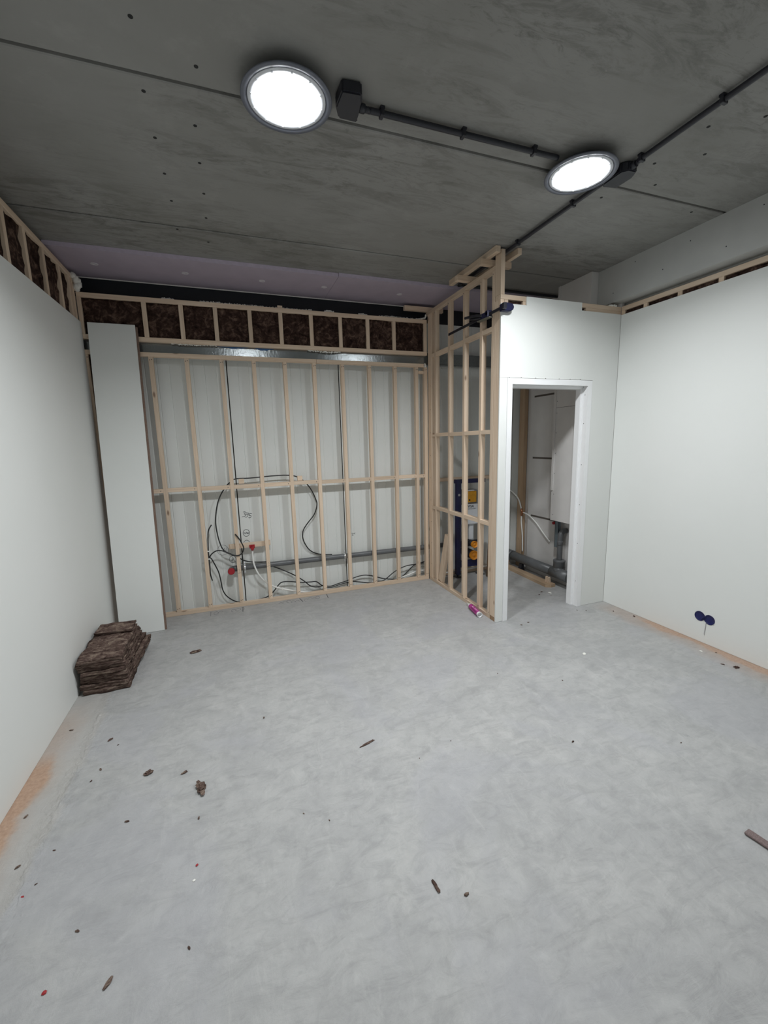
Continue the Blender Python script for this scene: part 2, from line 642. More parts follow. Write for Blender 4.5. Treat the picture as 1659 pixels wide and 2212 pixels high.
# ceiling: precast planks with chamfered joints
seams = [YR, -4.08, -2.84, -1.60, -0.36, 0.88, 2.130, 3.375]
bm = new_bm()
prof = [(YR - 0.2, ZC)]
for s in seams[1:]:
    prof += [(s - 0.012, ZC), (s - 0.009, ZC + 0.030), (s + 0.008, ZC + 0.032), (s + 0.011, ZC + 0.004), (s + 0.016, ZC)]
prof += [(4.7, ZC), (4.7, ZC + 0.2), (YR - 0.2, ZC + 0.2)]
add_prism(bm, [(-1.6, y, z) for y, z in prof], (5.5, 0, 0))
ceiling = struct('ceiling', bm, M['ceiling'], label='dark grey precast concrete ceiling with plank joints')
holes = [(-0.205, 1.885), (-0.007, 2.025), (-0.221, 2.216), (-0.034, 2.359), (-0.221, 2.5), (-0.032, 2.633), (-0.217, 2.783),
         (-0.027, 2.918), (-0.215, 3.053), (-0.029, 3.201), (-0.221, 3.41), (-0.031, 3.548), (2.305, 1.617), (2.501, 1.761),
         (2.311, 1.899), (2.502, 2.042), (2.497, 1.486), (2.298, 2.241), (3.033, 2.19)]
h0 = None
for x, y in holes:
    if h0 is None:
        bm = new_bm()
        add_cyl(bm, (0, 0, -0.0012), (0, 0, 0.004), 0.0085, 0.0085, 10)
        h0 = obj('drill_hole', bm, M['dark_hole'], ceiling)
        h0.location = (x, y, ZC)
    else:
        copy_part(h0, ceiling, (x, y, ZC))

# long wall of white boards beside the camera (-X) and its outer wall
bm = new_bm()
add_box(bm, XL - 0.0125, XL, YR, YB - 0.002, 0.001, 2.657, bev=0.001)
struct('wall_left', bm, M['board'], label='white boarded wall with open insulated studs above it')
bm = new_bm()
add_box(bm, -1.55, XL - 0.0125 - SD - 0.012, YR, YW + 0.3, 0.0, ZC)
struct('wall_outer', bm, M['board_grey'])
bm = new_bm()
add_box(bm, XR, XR + 0.0125, YR, YD - 0.001, 0.001, 2.667, bev=0.001)
struct('wall_right', bm, M['board'], label='white boarded wall with two blue socket boxes')
bm = new_bm()
add_box(bm, XR + 0.0125 + SD + 0.01, 3.75, YR, YD + 0.08, 0.0, 2.772)
struct('wall_outer', bm, M['board_grey'])
# wall behind the camera
bm = new_bm()
add_box(bm, -1.4, 3.6, YR - 0.1, YR, 0.0, ZC)
struct('wall_front', bm, M['board'])

# doorway wall: one cut-out board plus a narrow strip beside the jamb
DX0, DX1, DZ = 2.167, 3.058, 2.101
bm = new_bm()
poly = [(DX1 + 0.0045, 0.002), (XR - 0.001, 0.002), (XR - 0.001, 2.672), (2.903, 2.672), (2.903, 2.734), (2.335, 2.734), (2.335, 2.668),
        (2.0925, 2.668), (2.0925, 2.1045), (DX1 + 0.0045, 2.1045)]
add_prism(bm, [(x, YD, z) for x, z in poly], (0, 0.0125, 0))
struct('wall_doorway', bm, M['board'], label='white board wall around the doorway')
bm = new_bm()
add_box(bm, 2.0925, DX0 - 0.002, YD, YD + 0.0125, 0.002, 2.103, bev=0.0008)
struct('trim_1', bm, M['board'])

# sandwich panel wall
def sheet_profile():
    pts = []
    joints = [0.027 + 1.098 * k for k in range(-2, 5)]
    xs = []
    for j in joints:
        xs.append((j, 'j'))
        for k in range(1, 11):
            xs.append((j + 1.098 * k / 11.0, 'r'))
    for x, kind in xs:
        if kind == 'j':
            pts += [(x - 0.0055, YW), (x - 0.0045, YW + 0.022), (x + 0.0040, YW + 0.022), (x + 0.0050, YW)]
        else:
            pts += [(x - 0.0050, YW), (x - 0.0020, YW + 0.0032), (x + 0.0020, YW + 0.0032), (x + 0.0050, YW)]
    return [p for p in pts if -1.5 < p[0] < 3.75]
bm = new_bm()
pr = sheet_profile()
pr = [(-1.5, YW)] + pr + [(3.75, YW), (3.75, YW + 0.1), (-1.5, YW + 0.1)]
add_prism(bm, [(x, y, 0.0) for x, y in pr], (0, 0, 2.893))
wall_back = struct('wall_back', bm, M['sheet'], label='light grey ribbed metal panel wall behind the studs')
bm = new_bm()
add_box(bm, -1.5, 3.75, YW + 0.1, YW + 0.2, 0.0, ZC)
struct('wall_outer', bm, M['board_grey'])

# boxed beam above the long wall, plasterboard shaft and board in the toilet
bm = new_bm()
add_prism(bm, [(3.27, YR, 2.772), (3.75, YR, 2.772), (3.75, YR, ZC), (3.27, YR, ZC)], (0, 3.168 - YR, 0))
beam = struct('ceiling_beam', bm, M['board_grey'], label='grey boarded beam casing under the ceiling')
sc0 = None
for i, (y, z) in enumerate([(1.0, 3.0), (1.55, 2.9), (1.9, 3.02), (2.1, 2.86), (2.35, 3.0), (2.55, 2.88), (2.8, 3.03), (3.0, 2.85)]):
    if sc0 is None:
        bm = new_bm()
        add_cyl(bm, (0.002, 0, 0), (-0.001, 0, 0), 0.004, seg=10)
        sc0 = obj('screw_head', bm, M['dark_metal'], beam)
        sc0.location = (3.27, y, z)
    else:
        copy_part(sc0, beam, (3.27, y, z))
bm = new_bm()
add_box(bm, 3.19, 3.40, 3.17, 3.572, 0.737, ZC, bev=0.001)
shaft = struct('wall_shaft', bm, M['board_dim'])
bm = new_bm()
add_box(bm, 3.1885, 3.1905, 3.172, 3.571, 1.913, 1.9155)
obj('board_joint', bm, M['dark_hole'], shaft)
bm = new_bm()
add_box(bm, 3.180, 3.19, 3.545, 3.572, 1.06, ZC)
obj('corner_strip', bm, M['board_dim'], shaft)
for i, z in enumerate((0.80, 1.02, 1.24, 1.45, 1.66, 1.86, 1.98)):
    bm = new_bm()
    add_cyl(bm, (3.192, 3.535, z), (3.1885, 3.535, z), 0.004, seg=10)
    obj('screw_head', bm, M['dark_metal'], shaft)
bm = new_bm()
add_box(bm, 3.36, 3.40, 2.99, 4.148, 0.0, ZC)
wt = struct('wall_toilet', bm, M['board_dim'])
for z in (2.086, 1.384, 0.692):
    bm = new_bm()
    add_box(bm, 3.3585, 3.362, 3.62, 4.09, z - 0.010, z + 0.010)
    obj('slot', bm, M['slot'], wt)  # brown-grey bar laid on the board for each slot
bm = new_bm()
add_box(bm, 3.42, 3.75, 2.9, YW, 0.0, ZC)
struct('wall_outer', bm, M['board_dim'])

# door frame
door = thing('door_1', 'white lacquered wooden door frame without a door leaf', 'door frame', (2.61, YD, 0))
del door['category']
door['kind'] = 'structure'
def jamb_profile(s, x_out, w=0.047):
    """plan of one jamb; s=+1 opening lies towards +X"""
    yo = YD - 0.004
    pts = [(x_out, yo), (x_out + s * w, yo), (x_out + s * w, yo + 0.050), (x_out + s * (w + 0.006), yo + 0.050), (x_out + s * (w + 0.006), yo + 0.058),
           (x_out + s * (w + 0.022), yo + 0.062), (x_out + s * (w + 0.022), yo + 0.116), (x_out + s * 0.006, yo + 0.116), (x_out + s * 0.006, yo + 0.018), (x_out, yo + 0.018)]
    return pts
for s, xo, nm in ((1, DX0, 'jamb'), (-1, DX1, 'jamb')):
    bm = new_bm()
    add_prism(bm, [(x, y, 0.001) for x, y in jamb_profile(s, xo)], (0, 0, DZ - 0.001 - (0.0 if True else 0)))
    for z in (0.25, 0.62, 0.99, 1.36, 1.73, 1.98):
        x = xo + s * 0.047
        add_cyl(bm, (x - s * 0.001, YD + 0.026, z), (x + s * 0.0006, YD + 0.026, z), 0.0035, seg=10, mi=1)
    obj(nm, bm, [M['white_paint'], M['dark_metal']], door, (xo, YD, 0))
bm = new_bm()
yo = YD - 0.004
hp = [(yo, DZ), (yo, DZ - 0.047), (yo + 0.050, DZ - 0.047), (yo + 0.050, DZ - 0.053), (yo + 0.058, DZ - 0.053), (yo + 0.062, DZ - 0.069), (yo + 0.116, DZ - 0.069), (yo + 0.116, DZ - 0.006), (yo + 0.018, DZ - 0.006), (yo + 0.018, DZ)]
add_prism(bm, [(DX0 + 0.047, y, z) for y, z in hp], (DX1 - DX0 - 0.094, 0, 0))
obj('head_jamb', bm, M['white_paint'], door, (2.61, YD, DZ))
# small dark nicks along the board edge above the head
for k in range(7):
    x = 2.19 + 0.125 * k + random.uniform(-0.02, 0.02)
    bm = new_bm()
    add_box(bm, x - 0.004, x + 0.004, YD - 0.0006, YD + 0.002, DZ + 0.0035, DZ + 0.0075)
    obj('cut_nick', bm, M['dark_hole'], door, (x, YD, DZ))

# ================================================================== STUD FRAMES
N_FRONT = (0, -1, 0)
def stud_screws(xc, y, z0, z1):
    out = []
    for z in (z0 + 0.028, z1 - 0.028):
        out.append(((xc - 0.007, y, z), N_FRONT))
        out.append(((xc + 0.008, y, z + 0.004), N_FRONT))
    return out

# -- lower frame on the back wall
fr = thing('stud_frame', 'tall pine stud frame standing before the grey metal panel wall', 'wall frame', (0.5, YB, 0))
timber('bottom_plate', (-1.097, 2.088, YB, YB + SD, 0.0, 0.038), fr)
timber('top_plate', (-1.097, 0.87, YB, YB + SD, 2.403, 2.439), fr)
timber('top_plate', (0.872, 2.047, YB, YB + SD, 2.403, 2.439), fr)
low = [-1.077, -0.883, -0.596, -0.309, -0.014, 0.272, 0.560, 0.847, 1.135, 1.424, 1.711, 1.961]
for x in low:
    zt = 2.403
    timber('stud', (x - SW / 2, x + SW / 2, YB, YB + SD, 0.038, zt), fr, stud_screws(x, YB, 0.038, zt))
timber('stud', (2.050, 2.087, YB, YB + SD, 0.038, 2.403), fr, stud_screws(2.068, YB, 0.038, 2.403))
timber('top_plate', (1.981, 2.048, YB + 0.004, YB + SD, 2.335, 2.365), fr)
xs = [-1.059] + [v for x in low[1:] for v in (x - SW / 2, x + SW / 2)] + [2.050]
for i in range(0, len(xs), 2):
    dz = random.uniform(-0.004, 0.004)
    timber('nogging', (xs[i], xs[i + 1], YB + 0.0005, YB + SD, 1.203 + dz, 1.240 + dz), fr,
           [((xs[i + 1] - 0.02, YB + 0.0005, 1.222 + dz), N_FRONT)])
for x in (0.05, 0.62):
    timber('packer', (x, x + 0.05, YB + 0.02, YB + SD, 1.245, 1.292), fr)

# -- header frame above the steel beam, filled with brown batts
hd = thing('header_frame', 'short pine header frame filled with brown insulation above the steel beam', 'wall frame', (0.5, YB, 2.524))
timber('bottom_plate', (-1.09, 2.086, YB, YB + SD, 2.526, 2.564), hd)
timber('top_plate', (-1.09, 2.086, YB, YB + SD, 2.853, 2.891), hd)
up = [-0.604, -0.315, -0.032, 0.266, 0.547, 0.839, 1.131, 1.419, 1.707]
timber('stud', (-1.09, -1.06, YB, YB + SD, 2.564, 2.853), hd)
timber('stud', (2.048, 2.084, YB, YB + SD, 2.564, 2.853), hd)
for x in up:
    timber('stud', (x - SW / 2, x + SW / 2, YB, YB + SD, 2.564, 2.853), hd)
timber('packer', (0.525, 0.57, YB + 0.004, YB + SD, 2.8915, 2.915), hd)

def wool_block(name, dims, face, seed, amp=0.012, parent=None, mat=None, n=(14, 14)):
    """glass wool batt: box whose visible face (axis, sign) is lumpy"""
    x0, x1, y0, y1, z0, z1 = dims
    rnd = Vector((seed * 3.7, seed * 1.9, seed * 5.3))
    bm = new_bm()
    ax, sg = face
    lo = [x0, y0, z0]
    hi = [x1, y1, z1]
    o = [i for i in range(3) if i != ax]
    front, back = (lo, hi) if sg < 0 else (hi, lo)
    G, Bk = [], []
    nu, nv = n
    for i in range(nu + 1):
        rg, rb = [], []
        for j in range(nv + 1):
            p = [0, 0, 0]
            p[o[0]] = lo[o[0]] + (hi[o[0]] - lo[o[0]]) * i / nu
            p[o[1]] = lo[o[1]] + (hi[o[1]] - lo[o[1]]) * j / nv
            q = list(p)
            q[ax] = back[ax]
            p[ax] = front[ax]
            d = mnoise.fractal(Vector(p) * 14 + rnd, 1.0, 2.0, 4)
            edge = 0.0 if i in (0, nu) or j in (0, nv) else 1.0
            p[ax] += -sg * (0.006 + amp * 0.5 - amp * d) * (1.0 if edge else 1.2)
            rg.append(bm.verts.new(p))
            rb.append(bm.verts.new(q))
        G.append(rg)
        Bk.append(rb)
    for i in range(nu):
        for j in range(nv):
            bm.faces.new([G[i][j], G[i + 1][j], G[i + 1][j + 1], G[i][j + 1]]).smooth = True
    for i in range(nu):
        bm.faces.new([G[i][0], G[i + 1][0], Bk[i + 1][0], Bk[i][0]])
        bm.faces.new([G[i][nv], G[i + 1][nv], Bk[i + 1][nv], Bk[i][nv]])
    for j in range(nv):
        bm.faces.new([G[0][j], G[0][j + 1], Bk[0][j + 1], Bk[0][j]])
        bm.faces.new([G[nu][j], G[nu][j + 1], Bk[nu][j + 1], Bk[nu][j]])
    bm.faces.new([Bk[0][0], Bk[nu][0], Bk[nu][nv], Bk[0][nv]])
    return obj(name, bm, mat or M['wool'], parent, ((x0 + x1) / 2, (y0 + y1) / 2, (z0 + z1) / 2))

hb = [-1.0595] + [v for x in up for v in (x - SW / 2 - 0.0005, x + SW / 2 + 0.0005)] + [2.0475]
ordn = ['wide brown batt in the corner bay of the header frame, above the leaning board',
        'brown batt in the header bay just past the leaning board',
        'brown batt in the second header bay past the leaning board',
        'brown batt in the third header bay past the leaning board',
        'brown batt in the header bay above the shiny lit spot with blue film',
        'brown batt in the middle header bay, between the two lit spots on the beam',
        'brown batt in the header bay above the second lit spot on the beam',
        'brown batt in the third header bay from the open partition',
        'narrow brown batt in the second header bay from the open partition',
        'brown batt in the header bay next to the open partition']
for k in range(0, len(hb), 2):
    b = wool_block('insulation_batt', (hb[k] + 0.0005, hb[k + 1] - 0.0005, YB + 0.006, YB + 0.075, 2.5645, 2.8525), (1, -1), k + 1)
    tag(b, ordn[k // 2], 'insulation', 'brown batts in the header frame')
b = wool_block('insulation_batt', (-1.058, -0.902, YB + 0.012, YB + 0.075, 0.039, 1.20), (1, -1), 41, n=(6, 30))
tag(b, 'brown batt standing in the lower corner bay behind the leaning board', 'insulation', 'brown batts in the lower frame')
b = wool_block('insulation_batt', (-1.058, -0.902, YB + 0.012, YB + 0.075, 1.246, 2.40), (1, -1), 43, n=(6, 30))
tag(b, 'brown batt in the upper corner bay behind the leaning board', 'insulation', 'brown batts in the lower frame')

# -- steel beam between the two frames, dark band above
sb = thing('steel_beam', 'grey painted steel beam between the header frame and stud frame', 'beam', (1.0, YB + 0.06, 2.44))
bm = new_bm()
pf = [(YB + 0.065, 2.452), (YB + 0.052, 2.446), (YB + 0.052, 2.4395), (YW - 0.002, 2.4395), (YW - 0.002, 2.56), (YB + 0.049, 2.56), (YB + 0.049, 2.548), (YB + 0.065, 2.542)]
pf = [(YB + 0.049, 2.440), (YW - 0.002, 2.440), (YW - 0.002, 2.562), (YB + 0.053, 2.562)]
add_prism(bm, [(-1.13, y, z) for y, z in pf], (4.48, 0, 0))
obj('web', bm, M['steel'], sb, (1.0, YB + 0.06, 2.44))
bm = new_bm()
add_box(bm, -1.13, 3.35, YB + 0.0475, YB + 0.0495, 2.440, 2.4435)
obj('lower_lip', bm, M['blue_black'], sb, (1.0, YB + 0.06, 2.44))
def ragged_strip(name, x0, x1, ztop, depth, y, mat, parent, seed, flip=1, step=0.02, th=0.003):
    bm = new_bm()
    random.seed(seed)
    n = max(3, int((x1 - x0) / step))
    T, Bm = [], []
    for i in range(n + 1):
        x = x0 + (x1 - x0) * i / n
        d = depth * (0.35 + 0.65 * random.random()) * min(1, 0.25 + 3 * min(i, n - i) / n)
        T.append((x, ztop))
        Bm.append((x, ztop - flip * d))
    add_prism(bm, [(x, y, z) for x, z in T] + [(x, y, z) for x, z in reversed(Bm)], (0, th, 0))
    return obj(name, bm, mat, parent, ((x0 + x1) / 2, y, ztop))
ragged_strip('blue_film', -0.04, 0.235, 2.526, 0.016, YB + 0.0455, M['blue_film'], sb, 4)
ragged_strip('blue_film', 0.30, 0.47, 2.526, 0.020, YB + 0.0455, M['blue_film'], sb, 5)
bm = new_bm()
add_box(bm, -1.13, 3.42, YW - 0.004, YW + 0.095, 2.8935, 3.049)  # near-black band filling the height from panel wall to lilac boards
tag(obj('dark_band', bm, M['blue_black'], None, (1.0, YW, 2.97)), 'dark blue-black band between the header frame and the lilac boards', 'beam')

# -- partition frame
pt = thing('partition_frame', 'open pine stud partition standing square to the back wall', 'wall frame', (XP, 3.6, 0))
XQ = XP + SD
def side_screws(y, z0, z1):
    return [((XP, y - 0.008, z0 + 0.02), (-1, 0, 0)), ((XP, y + 0.007, z1 - 0.02), (-1, 0, 0))]
timber('bottom_plate', (XP, XQ, 3.0655, 4.296, 0.0, 0.036), pt)
timber('top_plate', (XP, XQ, 3.0655, 4.34, 2.938, 2.974), pt)
py = [(4.112, 4.148), (3.812, 3.848), (3.527, 3.563), (3.244, 3.280), (3.0685, 3.1045)]
timber('stud', (XP, XP + 0.034, 4.215, 4.296, 0.036, 2.938), pt,
       [((XP, 4.245, z), (-1, 0, 0)) for z in (0.2, 0.45, 0.7, 0.95, 1.2, 1.45, 1.7, 1.95, 2.2, 2.42)])
timber('stud', (XP + 0.036, XP + 0.075, 4.262, 4.296, 0.036, 2.938), pt)
for a, b_ in py:
    timber('stud', (XP, XQ, a, b_, 0.036, 2.938), pt, side_screws((a + b_) / 2, 0.036, 2.938))
timber('front_post', (XP, XP + 0.036, 2.9865, 3.0655, 0.0385, 2.7015), pt)
timber('front_post', (XP, XP + 0.036, 2.9865, 3.0655, 2.7385, 3.066), pt)
gaps = [(4.148, 4.215)] + [(py[i + 1][1], py[i][0]) for i in range(4)]
for z0, z1 in ((0.855, 0.892), (1.656, 1.692), (2.487, 2.525)):
    for a, b_ in gaps:
        dz = random.uniform(-0.002, 0.002)
        timber('nogging', (XP + 0.0006, XQ, a + 0.0003, b_ - 0.0003, z0 + dz, z1 + dz), pt)
# ledgers on the ceiling, cross blocks between them
timber('ceiling_ledger', (2.037, 2.079, 2.976, 3.72, 3.034, ZC - 0.001), pt)
timber('ceiling_ledger', (2.230, 2.268, 2.965, 3.72, 3.034, ZC - 0.001), pt)
timber('cross_block', (1.990, 2.283, 3.112, 3.152, 2.989, 3.0335), pt)
timber('cross_block', (1.978, 2.283, 3.46, 3.505, 2.989, 3.0335), pt)
timber('cross_block', (1.832, 2.283, 4.297, 4.339, 2.9745, 3.02), pt)

# -- doorway frame behind the white boards
df = thing('doorway_frame', 'pine doorway frame showing its timber ends over the white boards', 'wall frame', (2.7, YD + 0.02, 0))
Y0 = YD + 0.0128
timber('bottom_plate', (XP, 2.163, Y0, Y0 + 0.074, 0.0, 0.038), df, mats=[M['wood_brown'][0]] * 3)
timber('top_plate', (XP + 0.0005, 3.3595, Y0, Y0 + 0.074, 2.702, 2.738), df)
timber('stud', (2.133, 2.166, Y0, Y0 + SD, 0.039, 2.7015), df)
timber('stud', (2.309, 2.335, Y0 + 0.001, Y0 + SD, 2.12, 2.7015), df)
timber('rail', (2.96, 3.3595, Y0, Y0 + SD, 2.664, 2.7015), df)
timber('stud', (3.06, 3.098, Y0, Y0 + SD, 0.0, 2.66), df)
for (x0, x1, lb) in ((2.168, 2.307, 'small dark batt between timbers above the bar clamp end of the doorway'), (2.337, 2.958, 'small dark batt over the doorway beside the room corner')):
    b = wool_block('insulation_batt', (x0, x1, Y0 + 0.008, Y0 + 0.06, 2.60, 2.701), (1, -1), x0, n=(8, 6))
    tag(b, lb, 'insulation', 'brown batts over the doorway')

# -- frame behind the long white wall (-X)
lf = thing('wall_frame', 'pine wall frame with brown batts showing over the white wall beside the stacked batts', 'wall frame', (XL, 2.0, 0))
XA = XL - 0.0130
timber('top_plate', (XA - SD, XA, YR + 0.05, 4.296, 2.972, 3.010), lf)
ly = [4.185, 3.985, 3.695, 3.408, 3.136]
while ly[-1] > YR + 0.4:
    ly.append(ly[-1] - 0.288)
timber('stud', (XA - SD, XA, 4.250, 4.286, 0.0, 2.972), lf)
for y in ly:
    timber('stud', (XA - SD, XA, y - 0.020, y + 0.020, 0.0, 2.972), lf)
lab = ['narrow brown batt over the white wall, in the bay at the room corner', 'brown batt over the white wall, second bay from the room corner',
       'brown batt over the white wall, third bay from the room corner', 'brown batt over the white wall, fourth bay from the room corner',
       'brown batt over the white wall, at the picture edge, fifth bay from the corner']
for k in range(len(ly) - 1):
    a, b_ = ly[k + 1] + 0.0205, ly[k] - 0.0205
    if b_ < 2.0:
        break
    b = wool_block('insulation_batt', (XA - SD - 0.01, XA - 0.004, a, b_, 2.40, 2.9715), (0, 1), 60 + k, n=(10, 18))
    tag(b, lab[k] if k < len(lab) else 'brown batt in a bay over the white wall beside the camera', 'insulation', 'brown batts over the white wall')

# -- frame behind the opposite white wall (+X)
rf = thing('wall_frame', 'pine wall frame peeping over the white wall with the socket boxes', 'wall frame', (XR, 1.0, 0))
XB = XR + 0.0130
timber('top_plate', (XB, XB + SD, YR + 0.05, 2.985, 2.703, 2.740), rf)
ry = [2.966, 2.752, 2.463, 2.170, 1.875]
while ry[-1] > YR + 0.4:
    ry.append(ry[-1] - 0.293)
for y in ry:
    timber('stud', (XB, XB + SD, y - 0.018, y + 0.018, 0.0, 2.703), rf)
labr = ['sliver of dark batt over the socket wall, nearest the doorway corner', 'strip of dark batt over the socket wall, second bay from the corner',
        'strip of dark batt over the socket wall, third bay from the corner', 'strip of dark batt over the socket wall, fourth bay from the corner',
        'strip of dark batt over the socket wall at the picture edge']
for k in range(5):
    a, b_ = ry[k + 1] + 0.0185, ry[k] - 0.0185
    b = wool_block('insulation_batt', (XB + 0.004, XB + SD, a, b_, 2.45, 2.7025), (0, -1), 80 + k, n=(10, 12))
    tag(b, labr[k], 'insulation', 'dark batts over the socket wall')

# ================================================================== CEILING: LAMPS, BOXES, CONDUITS
lamp = thing('ceiling_lamp', 'x', 'lamp', (0.340, 2.019, ZC), 'round LED ceiling lamps')
L0 = Vector((0.340, 2.019, ZC))
bm = new_bm()
add_lathe(bm, L0, [(0.0, -0.0005), (0.120, -0.0005), (0.122, -0.028), (0.184, -0.041), (0.188, -0.046), (0.185, -0.051), (0.163, -0.049), (0.160, -0.036), (0.0, -0.034)], seg=64)
obj('housing', bm, M['lamp_rim'], lamp, L0)
bm = new_bm()
add_lathe(bm, L0, [(0.1605, -0.037), (0.1605, -0.0475), (0.158, -0.0495), (0.138, -0.0495), (0.136, -0.045), (0.136, -0.037), (0.1605, -0.037)], seg=64)
for k in range(12):
    a = 2 * math.pi * k / 12
    p = L0 + Vector((math.cos(a) * 0.1485, math.sin(a) * 0.1485, -0.0490))
    add_cyl(bm, p, p + Vector((0, 0, -0.003)), 0.0045, seg=8, mi=0)
obj('bolt_ring', bm, M['lamp_ring'], lamp, L0)
bm = new_bm()
add_lathe(bm, L0, [(0.1355, -0.038), (0.1355, -0.0455), (0.116, -0.0505), (0.06, -0.0535), (0.0, -0.0545)], seg=64)
bmesh.ops.recalc_face_normals(bm, faces=bm.faces[:])
obj('lens', bm, M['lens'], lamp, L0)
ld = bpy.data.lights.new('lamp_light', 'AREA')
ld.shape = 'DISK'
ld.size = 0.25
ld.energy = LAMP_WATT
ld.spread = LAMP_SPREAD
ld.color = (0.95, 0.98, 1.0)
lo_ = bpy.data.objects.new('lamp_light', ld)
COL.objects.link(lo_)
lo_.parent = lamp
lo_.location = (0, 0, -0.0555)
lamp['label'] = 'round white LED lamp that looks larger, away from the partition, beside a junction box'
l2 = copy_tree(lamp, (1.929, 2.035, ZC))
l2['label'] = 'round white LED lamp where the conduits meet, above the doorway wall'
l3 = copy_tree(lamp, (0.340, -2.6, ZC))
l3['label'] = 'round white LED lamp on the ceiling behind the viewpoint, over the long white wall side'

# junction boxes
def junction(label, pts, gl):
    c = sum((Vector((x, y, 0)) for x, y in pts), Vector()) / len(pts)
    t = thing('junction_box', label, 'junction box', (c.x, c.y, ZC), 'black ceiling junction boxes')
    bm = new_bm()
    add_prism(bm, [(x, y, ZC - 0.050) for x, y in pts], (0, 0, 0.049))
    bmesh.ops.bevel(bm, geom=bm.edges[:], offset=0.006, segments=2, affect='EDGES')
    obj('body', bm, M['black_plastic'], t, (c.x, c.y, ZC))
    for a, b_ in gl:
        bm = new_bm()
        a, b_ = Vector(a), Vector(b_)
        add_cyl(bm, a, a.lerp(b_, 0.5), 0.018, seg=14)
        add_cyl(bm, a.lerp(b_, 0.5), b_, 0.0135, 0.010, seg=14)
        obj('cable_gland', bm, M['black_plastic'], t, (c.x, c.y, ZC))
    return t
junction('black junction box between the larger lamp and its conduit', [(0.545, 1.895), (0.628, 1.888), (0.642, 1.925), (0.640, 2.00), (0.655, 2.045), (0.567, 2.045), (0.540, 1.985)],
         [((0.640, 1.985, ZC - 0.028), (0.70, 1.993, ZC - 0.026))])
junction('black junction box tucked beside the lamp above the doorway wall', [(2.122, 1.945), (2.150, 1.918), (2.205, 1.915), (2.232, 1.965), (2.228, 2.07), (2.14, 2.086), (2.122, 2.06)],
         [((2.17, 1.92, ZC - 0.028), (2.175, 1.87, ZC - 0.022))])

def conduit(name, label, pts, clips, r=0.0130, axis=0):
    mid = Vector(pts[len(pts) // 2])
    t = thing(name, label, 'conduit', (pts[0][0], pts[0][1], ZC), 'black conduits on the ceiling')
    bm = new_bm()
    add_tube(bm, pts, r, seg=12, sub=6)
    obj('pipe', bm, M['black_plastic'], t, pts[0])
    for (x, y) in clips:
        bm = new_bm()
        z = pts[0][2] if False else ZC - 0.020
        if axis == 0:
            add_box(bm, x - 0.009, x + 0.009, y - 0.018, y + 0.018, ZC - 0.037, ZC - 0.004, bev=0.004)
            add_box(bm, x - 0.010, x + 0.010, y - 0.020, y + 0.020, ZC - 0.010, ZC - 0.0005)
        else:
            add_box(bm, x - 0.018, x + 0.018, y - 0.009, y + 0.009, ZC - 0.037, ZC - 0.004, bev=0.004)
            add_box(bm, x - 0.020, x + 0.020, y - 0.010, y + 0.010, ZC - 0.010, ZC - 0.0005)
        obj('conduit_clip', bm, M['black_plastic'], t, (x, y, ZC))
    return t
zc_ = ZC - 0.020
conduit('cable_conduit', 'straight black conduit running between the two round lamps', [(0.695, 1.992, ZC - 0.026), (0.73, 1.998, zc_), (1.1, 1.998, zc_), (1.6, 1.997, zc_), (1.738, 1.997, zc_)], [(0.755, 1.998), (1.170, 1.998), (1.582, 1.996)])
conduit('cable_conduit', 'black conduit leaving the lamp junction box towards the socket wall side and the camera', [(2.172, 1.878, ZC - 0.022), (2.172, 1.84, zc_), (2.166, 1.4, zc_), (2.160, 0.0, zc_), (2.160, -2.7, zc_)], [(2.172, 1.872 - 0.01), (2.166, 1.462), (2.162, 0.95)], axis=1)
conduit('cable_conduit', 'black conduit passing over the partition top from the lamp to the rear ceiling', [(2.152, 2.085, zc_), (2.152, 2.5, zc_), (2.155, 3.2, zc_), (2.155, 3.735, zc_)], [(2.152, 2.32), (2.153, 2.862)], axis=1)
conduit('cable_conduit', 'black conduit across the rear ceiling over the toilet, before the lilac boards', [(2.155, 3.752, zc_), (2.4, 3.752, zc_), (3.0, 3.756, zc_), (3.33, 3.756, zc_)], [(2.62, 3.752)])

# lilac insulation boards under the ceiling
def lilac_board(label, x0, x1, y0, washers):
    t = thing('foam_board', label, 'insulation board', ((x0 + x1) / 2, 4.1, ZC), 'lilac foam boards under the ceiling')
    bm = new_bm()
    vs = add_box(bm, x0, x1, y0, YW - 0.006, ZC - 0.030, ZC - 0.0005)
    for f in bm.faces:
        if f.calc_center_median().y < y0 + 0.001:
            f.material_index = 1
    obj('panel', bm, [M['lilac'], M['lilac_edge']], t, ((x0 + x1) / 2, 4.1, ZC))
    for x, y in washers:
        bm = new_bm()
        add_lathe(bm, (x, y, ZC - 0.030), [(0.0, 0.0), (0.028, 0.001), (0.028, -0.0015), (0.022, -0.003), (0.007, -0.003), (0.005, -0.001), (0.0, -0.001)], seg=24)
        obj('fixing_washer', bm, M['washer'], t, (x, y, ZC))
    return t
lilac_board('long lilac foam board under the ceiling, from the corner to the joint', -1.135, 1.010, 3.835, [(-0.89, 4.109), (-0.24, 4.111), (0.382, 4.114), (0.94, 4.108)])
lilac_board('shorter lilac foam board under the ceiling, running over the partition', 1.012, 3.18, 3.825, [(1.695, 4.103), (2.45, 4.1)])
bm = new_bm()
add_box(bm, -1.12, 1.95, YW - 0.010, YW - 0.006, 3.0415, 3.0495)
tag(obj('sealing_bead', bm, M['foam'], None, (0.4, YW, 3.045)), 'thin white sealing bead along the back edge of the lilac boards', 'sealant')

